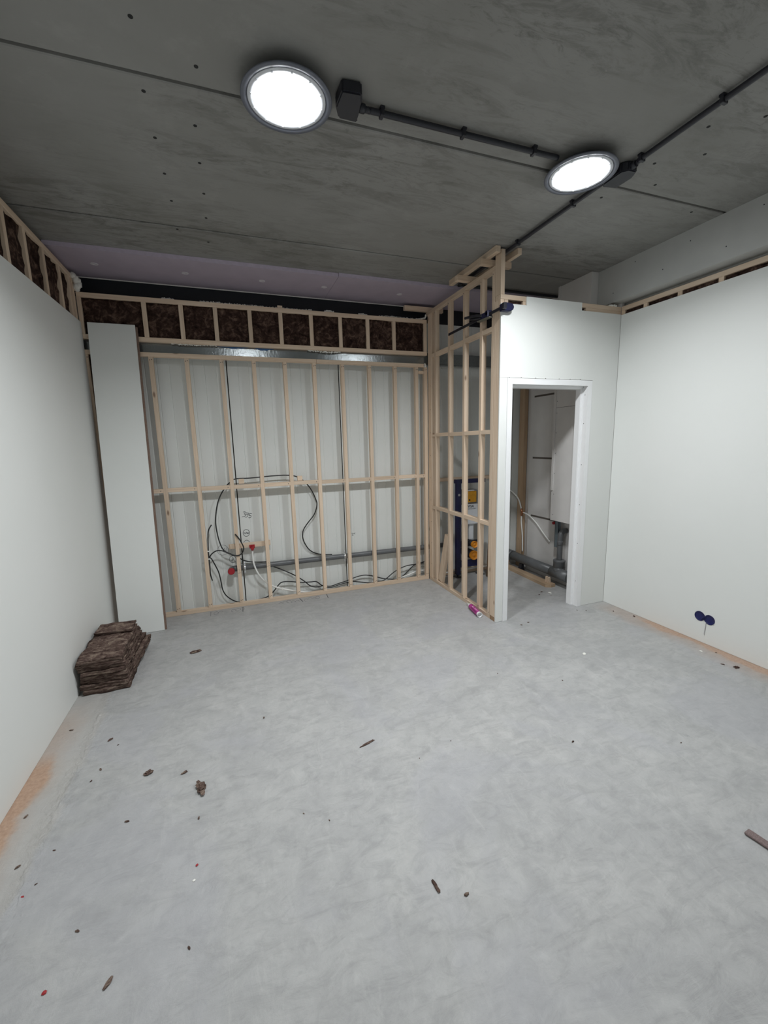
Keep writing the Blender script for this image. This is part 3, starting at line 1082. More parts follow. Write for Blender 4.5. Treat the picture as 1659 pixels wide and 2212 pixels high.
# expanding foam
def foam_run(label, pts, r, seed):
    random.seed(seed)
    bm = new_bm()
    P = catmull(pts, 14)
    for p in P:
        rr = r * random.uniform(0.55, 1.25)
        q = p + Vector((random.uniform(-1, 1) * r * 0.4, random.uniform(-0.3, 0.3) * r, random.uniform(-0.4, 0.5) * r))
        bmesh.ops.create_icosphere(bm, subdivisions=1, radius=rr, matrix=Matrix.Translation(q + Vector((0, 0, 0.0025 if q.z > 2.88 else 0))))
    for f in bm.faces:
        f.smooth = True
    o = obj('foam_seal', bm, M['foam'], None, pts[0])
    return tag(o, label, 'expanding foam', 'cured expanding foam')
foam_run('white foam blob in the upper room corner over the header frame', [(-1.075, 4.285, 2.905), (-1.062, 4.275, 2.94), (-1.07, 4.265, 2.97), (-1.08, 4.255, 3.0)], 0.022, 3)
foam_run('white foam along the header top, second bay past the leaning board', [(-0.46, 4.318, 2.894), (-0.42, 4.318, 2.896), (-0.37, 4.318, 2.894)], 0.007, 4)
foam_run('long white foam bead along the middle of the header top', [(-0.15, 4.318, 2.892), (-0.05, 4.316, 2.896), (0.1, 4.316, 2.893), (0.3, 4.316, 2.895), (0.5, 4.318, 2.893), (0.7, 4.318, 2.893), (0.85, 4.316, 2.896)], 0.0075, 5)
foam_run('white foam lump on the header top above the beam middle', [(0.98, 4.316, 2.894), (1.02, 4.314, 2.899), (1.07, 4.316, 2.894)], 0.009, 6)
foam_run('white foam lump on the header top past the middle', [(1.33, 4.316, 2.894), (1.37, 4.314, 2.898), (1.42, 4.318, 2.892)], 0.008, 16)
foam_run('white foam bead on the header top beside the partition', [(1.55, 4.318, 2.893), (1.68, 4.316, 2.897), (1.85, 4.318, 2.894), (2.0, 4.316, 2.895), (2.07, 4.312, 2.91), (2.075, 4.305, 2.935)], 0.008, 7)
foam_run('white foam squeezed out under the header frame, near the leaning board', [(-0.42, 4.318, 2.523), (-0.3, 4.312, 2.520), (-0.2, 4.318, 2.523), (-0.05, 4.318, 2.524)], 0.007, 8)
foam_run('white foam squeezed out under the header frame, between the lit spots', [(0.80, 4.318, 2.524), (0.92, 4.312, 2.516), (1.03, 4.312, 2.514), (1.12, 4.318, 2.523)], 0.009, 9)
foam_run('white foam plug at the stud frame end beside the partition', [(2.066, 4.312, 2.405), (2.070, 4.308, 2.42), (2.066, 4.312, 2.435)], 0.012, 10)
foam_run('white foam scrap on the doorway frame at the room corner', [(3.22, 2.995, 2.741), (3.26, 2.99, 2.745), (3.30, 2.992, 2.743)], 0.008, 11)

# ================================================================== BOARDS, OFFCUTS
def leaning_board(name, label, cat, x0, x1, y_bot, length, th, tilt, m, z0=0.0):
    bm = new_bm()
    add_box(bm, x0, x1, 0, th, 0, length, bev=0.0008)
    bmesh.ops.rotate(bm, verts=bm.verts[:], cent=(0, 0, 0), matrix=Matrix.Rotation(-tilt, 3, 'X'))
    lo = min(v.co.z for v in bm.verts)
    bmesh.ops.translate(bm, verts=bm.verts[:], vec=(0, y_bot, z0 - lo + 0.0005))
    return tag(obj(name, bm, m, None, ((x0 + x1) / 2, y_bot, 0)), label, cat)
TILT = math.atan2(0.276, 2.652)
leaning_board('plasterboard_strip', 'tall narrow white board leaning on the stud frame in the corner', 'board', -1.030, -0.683, 3.992, 2.664, 0.0125, TILT, M['board'])
leaning_board('chipboard_strip', 'brown chipboard strip standing behind the leaning white board', 'board', -1.012, -0.667, 3.992 + 0.0131 / math.cos(TILT), 2.650, 0.012, TILT, M['chip_edge'])

# two offcuts leaning inside the partition
bm = new_bm()
add_box(bm, -0.018, 0.018, -0.046, 0.046, 0, 0.56, bev=0.002)
bmesh.ops.rotate(bm, verts=bm.verts[:], cent=(0, 0, 0), matrix=Matrix.Rotation(math.radians(13.0), 3, 'X'))
bmesh.ops.rotate(bm, verts=bm.verts[:], cent=(0, 0, 0), matrix=Matrix.Rotation(math.radians(2.0), 3, 'Y'))
lo = min(v.co.z for v in bm.verts)
bmesh.ops.translate(bm, verts=bm.verts[:], vec=(2.128, 4.062, 0.0367 - lo))
tag(obj('timber_offcut', bm, M['wood'][2], None, (2.126, 4.06, 0.04)), 'short pine offcut leaning inside the partition, on its bottom plate', 'timber')
bm = new_bm()
add_cyl(bm, (2.765, 4.085, 0.005), (2.835, 4.150, 0.62), 0.024, seg=18)
tag(obj('brown_post', bm, M['wood_brown'][2], None, (2.77, 4.13, 0)), 'round brown stake leaning beside the toilet cistern frame', 'stake')

# ================================================================== STACK OF BATTS BY THE WALL
def slab(label, cx, cy, w, d, z0, z1, rz, seed, sag=0.0, mat=None):
    rnd = Vector((seed * 2.3, seed * 4.1, seed * 0.7))
    bm = new_bm()
    nx, ny, nz = 14, 26, 4
    idx = {}
    for i in range(nx + 1):
        for j in range(ny + 1):
            for k in range(nz + 1):
                if 0 < i < nx and 0 < j < ny and 0 < k < nz:
                    continue
                x = -w / 2 + w * i / nx
                y = -d / 2 + d * j / ny
                z = (z1 - z0) * k / nz
                p = Vector((x, y, z))
                q = p * 9 + rnd
                nv = Vector((mnoise.fractal(q, 1.0, 2.0, 4), mnoise.fractal(q + Vector((9, 3, 1)), 1.0, 2.0, 4), mnoise.fractal(Vector((q.x, q.y, q.z * 2.5)) + Vector((2, 7, 5)), 1.0, 2.0, 4)))
                dz = nv.z * 0.010
                if k in (0,):
                    dz = abs(nv.z) * 0.006
                if k == nz:
                    dz = -abs(nv.z) * 0.010
                lay = mnoise.noise(Vector((seed, k * 3.1, p.y * 4))) * 0.008
                p += Vector((nv.x * 0.014 + (lay if i in (0, nx) else 0), nv.y * 0.014 + (lay if j in (0, ny) else 0), dz))
                idx[(i, j, k)] = bm.verts.new(p)
    def quad(a, b, c, d_):
        bm.faces.new([idx[a], idx[b], idx[c], idx[d_]]).smooth = True
    for i in range(nx):
        for j in range(ny):
            quad((i, j, 0), (i, j + 1, 0), (i + 1, j + 1, 0), (i + 1, j, 0))
            quad((i, j, nz), (i + 1, j, nz), (i + 1, j + 1, nz), (i, j + 1, nz))
    for i in range(nx):
        for k in range(nz):
            quad((i, 0, k), (i + 1, 0, k), (i + 1, 0, k + 1), (i, 0, k + 1))
            quad((i, ny, k), (i, ny, k + 1), (i + 1, ny, k + 1), (i + 1, ny, k))
    for j in range(ny):
        for k in range(nz):
            quad((0, j, k), (0, j, k + 1), (0, j + 1, k + 1), (0, j + 1, k))
            quad((nx, j, k), (nx, j + 1, k), (nx, j + 1, k + 1), (nx, j, k + 1))
    bmesh.ops.rotate(bm, verts=bm.verts[:], cent=(0, 0, 0), matrix=Matrix.Rotation(rz, 3, 'Z'))
    bmesh.ops.translate(bm, verts=bm.verts[:], vec=(cx, cy, z0))
    o = obj('insulation_slab', bm, M['wool_stack'], None, (cx, cy, z0))
    return tag(o, label, 'insulation', 'brown insulation slabs stacked by the wall')
S = [('lowest brown insulation slab of the stack, lying on the floor', -0.918, 3.375, 0.270, 0.62, 0.001, 0.038, 0.02, 1),
     ('second brown insulation slab from the floor in the stack', -0.905, 3.380, 0.275, 0.64, 0.037, 0.070, -0.05, 2),
     ('third brown insulation slab from the floor, sticking out at the far end of the stack', -0.900, 3.400, 0.270, 0.63, 0.069, 0.103, -0.08, 3),
     ('fourth brown insulation slab from the floor in the stack', -0.915, 3.375, 0.270, 0.62, 0.102, 0.136, 0.0, 4),
     ('fourth brown insulation slab from the top of the stack', -0.918, 3.36, 0.262, 0.60, 0.135, 0.166, 0.03, 5),
     ('third brown insulation slab from the top of the stack', -0.926, 3.37, 0.262, 0.60, 0.165, 0.195, 0.01, 6),
     ('second brown insulation slab from the top of the stack', -0.930, 3.35, 0.258, 0.58, 0.194, 0.222, 0.0, 7),
     ('upper brown insulation slab with pale flecks, under the short end piece', -0.933, 3.335, 0.258, 0.56, 0.221, 0.250, 0.01, 8),
     ('short brown insulation piece lying on top at the far end of the stack', -0.935, 3.535, 0.240, 0.17, 0.249, 0.275, 0.0, 9)]
for s in S:
    slab(*s)

# ================================================================== PIPES AND CABLES ON THE BACK WALL
pp = thing('drain_pipe', 'grey drain pipe with a red end cap running low behind the studs', 'pipe', (0.0, 4.374, 0.38))
bm = new_bm()
add_tube(bm, [(-0.035, 4.374, 0.383), (1.0, 4.374, 0.379), (2.385, 4.374, 0.370)], 0.0275, seg=20, sub=3)
obj('pipe', bm, M['pvc'], pp, (0, 4.374, 0.38))
bm = new_bm()
add_tube(bm, [(-0.030, 4.374, 0.383), (-0.060, 4.374, 0.383), (-0.085, 4.360, 0.381), (-0.090, 4.335, 0.380), (-0.090, 4.312, 0.380)], 0.030, seg=20, sub=4)
obj('elbow', bm, M['pvc'], pp, (0, 4.374, 0.38))
bm = new_bm()
add_cyl(bm, (-0.090, 4.312, 0.380), (-0.090, 4.288, 0.380), 0.033, seg=24)
add_cyl(bm, (-0.090, 4.288, 0.380), (-0.090, 4.285, 0.380), 0.033, 0.029, seg=24)
obj('end_cap', bm, M['red'], pp, (0, 4.374, 0.38))['label'] = 'round red end cap'
for x, dz in ((0.040, 0.0), (1.095, -0.004)):
    bm = new_bm()
    add_lathe(bm, (x - 0.012, 4.374, 0.382 + dz), [(0.029, 0), (0.033, 0.002), (0.033, 0.022), (0.029, 0.024)], axis=(1, 0, 0), seg=24)
    add_box(bm, x - 0.010, x + 0.010, 4.362, 4.386, 0.410 + dz, 0.440 + dz, bev=0.002)
    add_cyl(bm, (x, 4.374, 0.412 + dz), (x, 4.374, 0.448 + dz), 0.006, seg=10)
    add_box(bm, x - 0.010, x + 0.010, 4.362, 4.386, 0.325 + dz, 0.352 + dz, bev=0.002)
    add_cyl(bm, (x, 4.39, 0.382 + dz), (x, YW, 0.382 + dz), 0.006, seg=10)
    obj('pipe_clamp', bm, M['metal'], pp, (x, 4.374, 0.38))

CABLES = [
 ('power_cable', 'long black cable looping up over the nogging and down to the drain pipe', [(0.299, 4.412, 0.404), (0.197, 4.412, 0.411), (0.104, 4.405, 0.426), (0.029, 4.39, 0.459), (-0.027, 4.37, 0.511), (-0.07, 4.355, 0.537), (-0.139, 4.345, 0.586), (-0.17, 4.345, 0.657), (-0.189, 4.345, 0.769), (-0.193, 4.352, 0.893), (-0.166, 4.355, 1.045), (-0.122, 4.355, 1.15), (-0.065, 4.355, 1.23), (-0.026, 4.355, 1.264), (0.02, 4.355, 1.292), (0.137, 4.355, 1.293), (0.257, 4.355, 1.298), (0.379, 4.355, 1.304), (0.503, 4.355, 1.304), (0.597, 4.36, 1.291), (0.676, 4.37, 1.246), (0.754, 4.38, 1.155), (0.807, 4.385, 1.035), (0.817, 4.385, 0.967), (0.781, 4.385, 0.868), (0.701, 4.385, 0.774), (0.653, 4.39, 0.693), (0.655, 4.395, 0.598), (0.706, 4.405, 0.495), (0.772, 4.412, 0.442), (0.857, 4.412, 0.414), (0.961, 4.412, 0.402)]),
 ('power_cable', 'black cable curling in front of a stud, then dropping to the bottom plate', [(-0.024, 4.288, 0.755), (0.009, 4.287, 0.705), (0.034, 4.287, 0.647), (0.044, 4.287, 0.605), (0.027, 4.287, 0.559), (-0.004, 4.287, 0.539), (-0.044, 4.288, 0.54), (-0.097, 4.296, 0.564), (-0.153, 4.305, 0.596), (-0.21, 4.315, 0.6), (-0.255, 4.32, 0.573), (-0.274, 4.322, 0.542), (-0.26, 4.325, 0.52), (-0.237, 4.335, 0.458), (-0.209, 4.35, 0.37), (-0.196, 4.36, 0.267), (-0.188, 4.365, 0.182), (-0.157, 4.37, 0.109), (-0.094, 4.375, 0.047), (-0.036, 4.38, 0.021), (0.041, 4.38, 0.015), (0.135, 4.375, 0.019), (0.214, 4.37, 0.031), (0.263, 4.376, 0.048), (0.305, 4.376, 0.082), (0.366, 4.376, 0.151), (0.408, 4.376, 0.175), (0.498, 4.376, 0.166), (0.596, 4.376, 0.143), (0.697, 4.376, 0.134), (0.765, 4.375, 0.128), (0.814, 4.375, 0.085), (0.873, 4.375, 0.05)]),
 ('power_cable', 'short black cable end clipped upright to the side of a stud', [(-0.232, 4.303, 0.865), (-0.263, 4.305, 0.812), (-0.274, 4.305, 0.735), (-0.282, 4.305, 0.61), (-0.282, 4.305, 0.547), (-0.282, 4.305, 0.452), (-0.283, 4.305, 0.373), (-0.271, 4.303, 0.308)]),
 ('power_cable', 'black cable dropping from behind the drain pipe and running along the floor', [(0.270, 4.415, 0.385), (0.299, 4.412, 0.360), (0.41, 4.40, 0.304), (0.535, 4.392, 0.229), (0.632, 4.39, 0.152), (0.697, 4.387, 0.088), (0.764, 4.387, 0.064), (0.834, 4.387, 0.067), (0.921, 4.387, 0.05), (1.01, 4.387, 0.067), (1.119, 4.387, 0.088), (1.193, 4.387, 0.109), (1.267, 4.387, 0.122), (1.341, 4.387, 0.12), (1.435, 4.387, 0.094), (1.529, 4.387, 0.057), (1.606, 4.387, 0.038), (1.694, 4.387, 0.02)]),
 ('power_cable', 'black cable from the cable crossing rising towards the partition', [(0.873, 4.36, 0.05), (0.935, 4.36, 0.046), (1.024, 4.36, 0.064), (1.151, 4.362, 0.077), (1.26, 4.362, 0.058), (1.39, 4.362, 0.03), (1.523, 4.362, 0.036), (1.581, 4.362, 0.06), (1.66, 4.362, 0.115), (1.739, 4.362, 0.152), (1.839, 4.362, 0.177), (1.96, 4.362, 0.181), (2.08, 4.362, 0.206)]),
 ('power_cable', 'short black cable rising from the bottom plate in the bay before the partition', [(1.699, 4.41, 0.009), (1.779, 4.41, 0.029), (1.85, 4.41, 0.081), (1.911, 4.41, 0.131), (1.973, 4.41, 0.165), (2.076, 4.41, 0.168)]),
]
for nm, lb, pts in CABLES:
    bm = new_bm()
    add_tube(bm, pts, 0.0058, seg=8, sub=5)
    tag(obj(nm, bm, M['cable'], None, pts[0]), lb, 'cable', 'black cables behind the studs')
for z, lb in ((0.607, 'upper white cable clip on the stud with the short cable end'), (0.530, 'lower white cable clip on the stud with the short cable end')):
    bm = new_bm()
    add_box(bm, -0.2905, -0.2735, 4.2975, 4.3135, z - 0.005, z + 0.005, bev=0.0015)
    tag(obj('cable_clip', bm, M['white_pipe'], None, (-0.282, 4.32, z)), lb, 'cable clip', 'white cable clips')
# water pipes
wp = thing('water_pipe', 'white water pipe curving from a red capped tap point to the floor', 'pipe', (0.127, 4.318, 0.5))
bm = new_bm()
add_tube(bm, [(0.127, 4.318, 0.575), (0.125, 4.318, 0.532), (0.126, 4.32, 0.466), (0.136, 4.322, 0.398), (0.169, 4.325, 0.307), (0.226, 4.352, 0.217), (0.302, 4.36, 0.152), (0.396, 4.36, 0.107), (0.525, 4.36, 0.064), (0.625, 4.36, 0.035), (0.744, 4.36, 0.010)], 0.0085, seg=12, sub=6)
obj('pipe', bm, M['white_pipe'], wp, (0.127, 4.318, 0.5))
bm = new_bm()
add_cyl(bm, (0.127, 4.335, 0.592), (0.127, 4.292, 0.592), 0.017, seg=18)
add_cyl(bm, (0.127, 4.318, 0.592), (0.127, 4.318, 0.566), 0.012, seg=14)
add_cyl(bm, (0.127, 4.292, 0.592), (0.127, 4.289, 0.592), 0.0145, 0.013, seg=18)
add_box(bm, 0.100, 0.153, 4.334, 4.338, 0.584, 0.622, bev=0.0015)
obj('tap_plug', bm, M['red'], wp, (0.127, 4.318, 0.59))['label'] = 'red plug on the wall plate elbow'
bm = new_bm()
add_box(bm, 0.388, 0.404, 4.348, 4.372, 0.094, 0.118, bev=0.003)
obj('pipe_clip', bm, M['foam'], wp, (0.396, 4.36, 0.107))
bm = new_bm()
add_tube(bm, [(1.70, 4.385, 0.010), (1.757, 4.385, 0.031), (1.857, 4.385, 0.054), (1.948, 4.385, 0.08), (1.999, 4.385, 0.089), (2.085, 4.385, 0.083)], 0.008, seg=12, sub=5)
tag(obj('water_pipe', bm, M['white_pipe'], None, (1.757, 4.385, 0.031)), 'short length of white water pipe low in the bay before the partition', 'pipe')
rl = thing('mounting_rail', 'short doubled pine rail behind two studs holding the red tap plug', 'rail', (0.12, 4.36, 0.62))
timber('front_board', (-0.082, 0.290, 4.3435, 4.362, 0.594, 0.644), rl)
timber('end_block', (0.255, 0.310, 4.3625, 4.380, 0.592, 0.646), rl)
timber('end_block', (-0.095, -0.02, 4.3625, 4.380, 0.594, 0.640), rl)

# hand writing on the sheet wall and stud
def scribble(name, strokes, y, r, parent, mat, circle=None):
    bm = new_bm()
    for s in strokes:
        add_tube(bm, [(x, y, z) for x, _, z in s], r, seg=6, sub=4)
    if circle:
        cx, cz, rx, rz = circle
        add_tube(bm, [(cx + rx * math.cos(a * math.pi / 9 + 0.4), y, cz + rz * math.sin(a * math.pi / 9 + 0.4)) for a in range(20)], r, seg=6, sub=2)
    return obj(name, bm, mat, parent, None)
W_ = YW - 0.0004
for xj in (-1.071, 0.027, 1.125, 2.223):
    bm = new_bm()
    add_box(bm, xj - 0.0044, xj + 0.0038, YW + 0.006, YW + 0.0215, 0.002, 2.889)
    obj('joint_seal', bm, M['dark_hole'], wall_back)
scribble('handwriting', [[(0.068, 0, 0.947), (0.091, 0, 0.948), (0.079, 0, 0.928), (0.093, 0, 0.916), (0.079, 0, 0.901), (0.055, 0, 0.899)],
                         [(0.115, 0, 0.933), (0.100, 0, 0.938), (0.096, 0, 0.922), (0.115, 0, 0.924), (0.120, 0, 0.936), (0.110, 0, 0.901), (0.088, 0, 0.890)],
                         [(0.152, 0, 0.924), (0.132, 0, 0.926), (0.124, 0, 0.909), (0.143, 0, 0.904), (0.138, 0, 0.886), (0.116, 0, 0.885)]], W_, 0.0024, wall_back, M['marker'])
scribble('handwriting', [[(0.064, 0, 0.739), (0.072, 0, 0.718), (0.082, 0, 0.739)], [(0.086, 0, 0.738), (0.091, 0, 0.718), (0.097, 0, 0.733), (0.103, 0, 0.718), (0.109, 0, 0.738)]], W_, 0.0023, wall_back, M['marker'], (0.084, 0.729, 0.031, 0.036))
scribble('handwriting', [[(-0.146, 0, 0.553), (-0.140, 0, 0.593), (-0.125, 0, 0.554), (-0.116, 0, 0.598)]], W_, 0.0017, wall_back, M['pencil'], (-0.155, 0.575, 0.052, 0.052))
scribble('handwriting', [[(-0.080, 0, 0.444), (-0.066, 0, 0.490), (-0.054, 0, 0.442)], [(-0.075, 0, 0.465), (-0.058, 0, 0.464)]], W_, 0.0019, wall_back, M['marker'], (-0.068, 0.468, 0.033, 0.036))
scribble('handwriting', [], W_, 0.0018, wall_back, M['marker'], (0.080, 0.617, 0.030, 0.036))
scribble('handwriting', [[(1.199, 0, 0.610), (1.210, 0, 0.616), (1.217, 0, 0.605), (1.202, 0, 0.592), (1.220, 0, 0.587)], [(1.239, 0, 0.617), (1.225, 0, 0.609), (1.239, 0, 0.601)]], W_, 0.0019, wall_back, M['marker'])
# pencil marks on studs at the pipe height
for x, z in ((-0.014, 0.352), (0.272, 0.388)):
    scribble('pencil_tick', [[(x - 0.013, 0, z), (x + 0.012, 0, z + 0.004)], [(x + 0.001, 0, z + 0.02), (x + 0.006, 0, z + 0.028)], [(x - 0.004, 0, z + 0.034), (x + 0.001, 0, z + 0.042)]], YB - 0.0002, 0.0014, fr, M['marker'])
# set-out marks on the floor
def floor_marks(strokes, r, m):
    bm = new_bm()
    for s in strokes:
        add_tube(bm, [(x, y, 0.0002) for x, y in s], r, seg=6, sub=4)
    return obj('layout_mark', bm, m, floor)
floor_marks([[(-0.310, 4.27), (-0.309, 4.165)]], 0.0022, M['pencil'])
floor_marks([[(-0.009, 4.275), (-0.013, 4.15)]], 0.0026, M['marker'])
floor_marks([[(0.562, 4.28), (0.580, 4.18)]], 0.0030, M['marker'])
floor_marks([[(0.853, 4.29), (0.846, 4.175)]], 0.0028, M['marker'])
random.seed(12)
for x0, x1 in ((-0.26, -0.19), (-0.10, 0.0), (0.36, 0.55), (0.62, 0.78)):
    st = []
    x = x0
    while x < x1:
        cy = 4.22 + random.uniform(-0.02, 0.02)
        st.append([(x + 0.02 * math.cos(a * 0.9), cy + 0.035 * math.sin(a * 0.9)) for a in range(random.randint(4, 8))])
        x += 0.042
    floor_marks(st, 0.0014, M['pencil'])

# ================================================================== TOILET SIDE
wc = thing('cistern_frame', 'navy blue steel toilet cistern frame behind the open partition', 'toilet frame', (2.585, 4.25, 0))
FX0, FX1 = 2.404, 2.765
def fbox(name, d, m, parent=wc, bev=0.003):
    return box_obj(name, d, m, parent, bev, (2.585, 4.25, 0))
fbox('upright', (FX0, FX0 + 0.055, 4.20, 4.245, 0.03, 1.165), M['navy'])
fbox('upright', (FX1 - 0.055, FX1, 4.20, 4.245, 0.03, 1.165), M['navy'])
fbox('top_bar', (FX0 - 0.012, FX1 + 0.012, 4.19, 4.25, 1.120, 1.166), M['navy'])
fbox('lower_bar', (FX0 + 0.055, FX1 - 0.055, 4.205, 4.235, 0.115, 0.195), M['navy'])
for x in (FX0 + 0.0275, FX1 - 0.0275):
    bm = new_bm()
    add_cyl(bm, (x, 4.222, 0.001), (x, 4.222, 0.03), 0.010, seg=12)
    add_box(bm, x - 0.04, x + 0.04, 4.17, 4.27, 0.0, 0.006)
    obj('foot', bm, M['dark_metal'], wc, (2.585, 4.25, 0))
fbox('size_label', (FX0 + 0.020, FX0 + 0.040, 4.1985, 4.2005, 0.975, 1.000), M['white_paint'], bev=0)
fbox('size_mark', (FX0 + 0.0275, FX0 + 0.0325, 4.1978, 4.1988, 0.980, 0.995), M['ink'], bev=0)
cs = fbox('cistern', (FX0 + 0.065, FX1 - 0.065, 4.215, 4.345, 0.625, 0.872), M['cistern'], bev=0.012)
fbox('cistern_top', (FX0 + 0.066, FX1 - 0.066, 4.235, 4.340, 0.872, 1.035), plain('grey_cistern_lid', (0.30, 0.31, 0.32), 0.5), bev=0.012)
fbox('service_box', (2.520, 2.662, 4.192, 4.236, 0.892, 1.022), M['yellow'], bev=0.008)
fbox('service_lid', (2.530, 2.640, 4.205, 4.236, 1.0225, 1.036), M['cistern'], bev=0.004)
bm = new_bm()
add_cyl(bm, (2.566, 4.193, 0.922), (2.566, 4.189, 0.922), 0.010, seg=14)
obj('box_screw', bm, M['ink'], wc, (2.585, 4.25, 0))
# lettering
def text(s, size, loc, m, parent, name, rot=(math.pi / 2, 0, 0), ext=0.0004):
    cu = bpy.data.curves.new(name, 'FONT')
    cu.body = s
    cu.size = size
    cu.extrude = ext
    cu.offset = size * 0.012
    cu.align_x = 'CENTER'
    cu.align_y = 'CENTER'
    cu.materials.append(m)
    tmp = bpy.data.objects.new(name, cu)
    me = bpy.data.meshes.new_from_object(tmp)
    bpy.data.objects.remove(tmp)
    bpy.data.curves.remove(cu)
    o = bpy.data.objects.new(name, me)
    COL.objects.link(o)
    o.parent = parent
    o.location = Vector(loc) - WORLD.get(parent.name, Vector())
    o.rotation_euler = rot
    return o
text('WISA', 0.042, (2.588, 4.2142, 0.842), M['ink'], cs, 'lettering')
bm = new_bm()
add_box(bm, 2.530, 2.668, 4.2138, 4.2152, 0.816, 0.8175)
random.seed(3)
x = 2.535
while x < 2.655:
    w = random.uniform(0.004, 0.010)
    add_box(bm, x, x + w, 4.2138, 4.2152, 0.808, 0.812)
    x += w + 0.003
obj('small_print', bm, M['ink'], cs, (2.585, 4.25, 0))
# pipe outlets
for (z, r, x) in ((0.392, 0.038, 2.618), (0.262, 0.052, 2.612)):
    bm = new_bm()
    add_cyl(bm, (x, 4.40, z), (x, 4.16, z), r * 1.02, seg=24)
    obj('outlet_pipe', bm, M['black_plastic'], wc, (2.585, 4.25, 0))
    bm = new_bm()
    add_lathe(bm, (x, 4.16, z), [(r * 1.03, 0.02), (r * 1.06, -0.012), (r * 0.96, -0.016), (r * 0.90, -0.004), (r * 0.3, -0.002), (r * 0.22, -0.012), (0, -0.012)], axis=(0, 1, 0), seg=28)
    obj('outlet_cap', bm, M['orange_cap'], wc, (2.585, 4.25, 0))
fbox('pipe_bracket', (FX0 + 0.055, FX1 - 0.055, 4.225, 4.240, 0.36, 0.43), M['black_plastic'])
fbox('flush_bend', (2.60, 2.66, 4.245, 4.30, 0.43, 0.625), M['cistern'], bev=0.012)
timb = thing('wall_batten', 'short pine batten fixed on the metal wall behind the cistern frame', 'batten', (2.3, YW, 1.17))
timber('board', (2.21, 3.05, YW - 0.042, YW - 0.001, 1.135, 1.176), timb)
bm = new_bm()
add_tube(bm, [(2.15, 4.31, 0.045), (2.4, 4.28, 0.052), (2.62, 4.285, 0.060), (2.9, 4.30, 0.058), (3.1, 4.33, 0.05)], 0.009, seg=10, sub=5)
tag(obj('water_pipe', bm, M['white_pipe'], None, (2.15, 4.31, 0.05)), 'white water pipe lying at the foot of the cistern frame', 'pipe')
bp = thing('floor_plate', 'pine floor plate along the metal wall behind the cistern frame', 'timber', (2.6, 4.36, 0))
timber('board', (2.18, 3.10, 4.335, 4.41, 0.0, 0.036), bp)

# corner post, waste pipes seen through the doorway
cp = thing('corner_post', 'brown timber post in the toilet corner seen through the doorway', 'post', (3.38, 4.3, 0))
timber('post', (3.36, 3.41, 4.260, 4.354, 0.0, 3.05), cp, mats=[wood('orange_timber_z', 2, (0.50, 0.36, 0.24), (0.40, 0.27, 0.165))] * 3)
wst = thing('waste_pipe', 'thick grey waste pipe lying along the toilet wall with an upright branch', 'pipe', (3.27, 3.8, 0.14))
WO = (3.27, 3.8, 0.14)
bm = new_bm()
add_cyl(bm, (3.272, 4.42, 0.150), (3.272, 3.56, 0.142), 0.054, seg=28)
add_cyl(bm, (3.272, 4.42, 0.150), (3.272, 4.30, 0.149), 0.060, seg=28)
obj('pipe', bm, M['pvc'], wst, WO)
bm = new_bm()
add_cyl(bm, (3.272, 3.60, 0.142), (3.272, 3.34, 0.140), 0.060, seg=28)
add_cyl(bm, (3.272, 3.38, 0.140), (3.272, 3.05, 0.138), 0.0555, seg=28)
add_cyl(bm, (3.272, 3.50, 0.142), (3.272, 3.50, 0.225), 0.055, seg=28)
add_lathe(bm, (3.272, 3.50, 0.215), [(0.055, 0), (0.060, 0.004), (0.060, 0.060), (0.063, 0.064), (0.063, 0.080), (0.055, 0.084), (0.028, 0.086)], seg=28)
obj('branch_fitting', bm, M['pvc'], wst, WO)
bm = new_bm()
add_tube(bm, [(3.272, 3.50, 0.29), (3.272, 3.50, 0.42), (3.272, 3.50, 0.52), (3.280, 3.50, 0.58), (3.31, 3.50, 0.61), (3.35, 3.50, 0.615)], 0.028, seg=18, sub=4)
add_lathe(bm, (3.272, 3.50, 0.46), [(0.028, 0), (0.031, 0.003), (0.031, 0.05), (0.028, 0.053)], seg=20)
obj('upright_pipe', bm, M['pvc'], wst, WO)
br = thing('metal_bracket', 'upright grey metal bracket behind the upright waste branch', 'bracket', (3.3, 3.58, 0.5))
bm = new_bm()
add_box(bm, 3.285, 3.289, 3.545, 3.60, 0.42, 0.735)
add_box(bm, 3.285, 3.315, 3.596, 3.60, 0.42, 0.735)
add_box(bm, 3.285, 3.315, 3.545, 3.549, 0.42, 0.735)
obj('profile', bm, plain('blue_grey_metal', (0.20, 0.25, 0.28), 0.4, 0.4), br, (3.3, 3.58, 0.5))
bm = new_bm()
add_tube(bm, [(3.347, 3.44, 0.735), (3.348, 3.435, 0.5), (3.349, 3.42, 0.2), (3.349, 3.40, 0.01)], 0.007, seg=8, sub=3)
tag(obj('green_cable', bm, M['green'], None, (3.31, 3.44, 0.5)), 'dark green cable hanging below the boxed shaft', 'cable')
bm = new_bm()
add_cyl(bm, (3.36, 3.665, 0.672), (3.318, 3.665, 0.672), 0.017, seg=16)
tag(obj('red_plug', bm, M['red'], None, (3.34, 3.665, 0.672)), 'red pipe plug on the toilet wall below the boxed shaft', 'pipe plug')
tp = thing('water_pipe', 'thin white pipe bending down the corner post with a branch across the wall', 'pipe', (3.34, 4.25, 0.5))
bm = new_bm()
add_tube(bm, [(3.02, 4.412, 1.03), (3.12, 4.41, 1.03), (3.20, 4.405, 1.01), (3.28, 4.36, 0.96), (3.325, 4.29, 0.872), (3.342, 4.252, 0.752), (3.345, 4.246, 0.67), (3.347, 4.246, 0.573), (3.347, 4.22, 0.412), (3.347, 4.21, 0.21)], 0.0085, seg=10, sub=6)
obj('riser', bm, M['white_pipe'], tp, (3.34, 4.25, 0.5))
bm = new_bm()
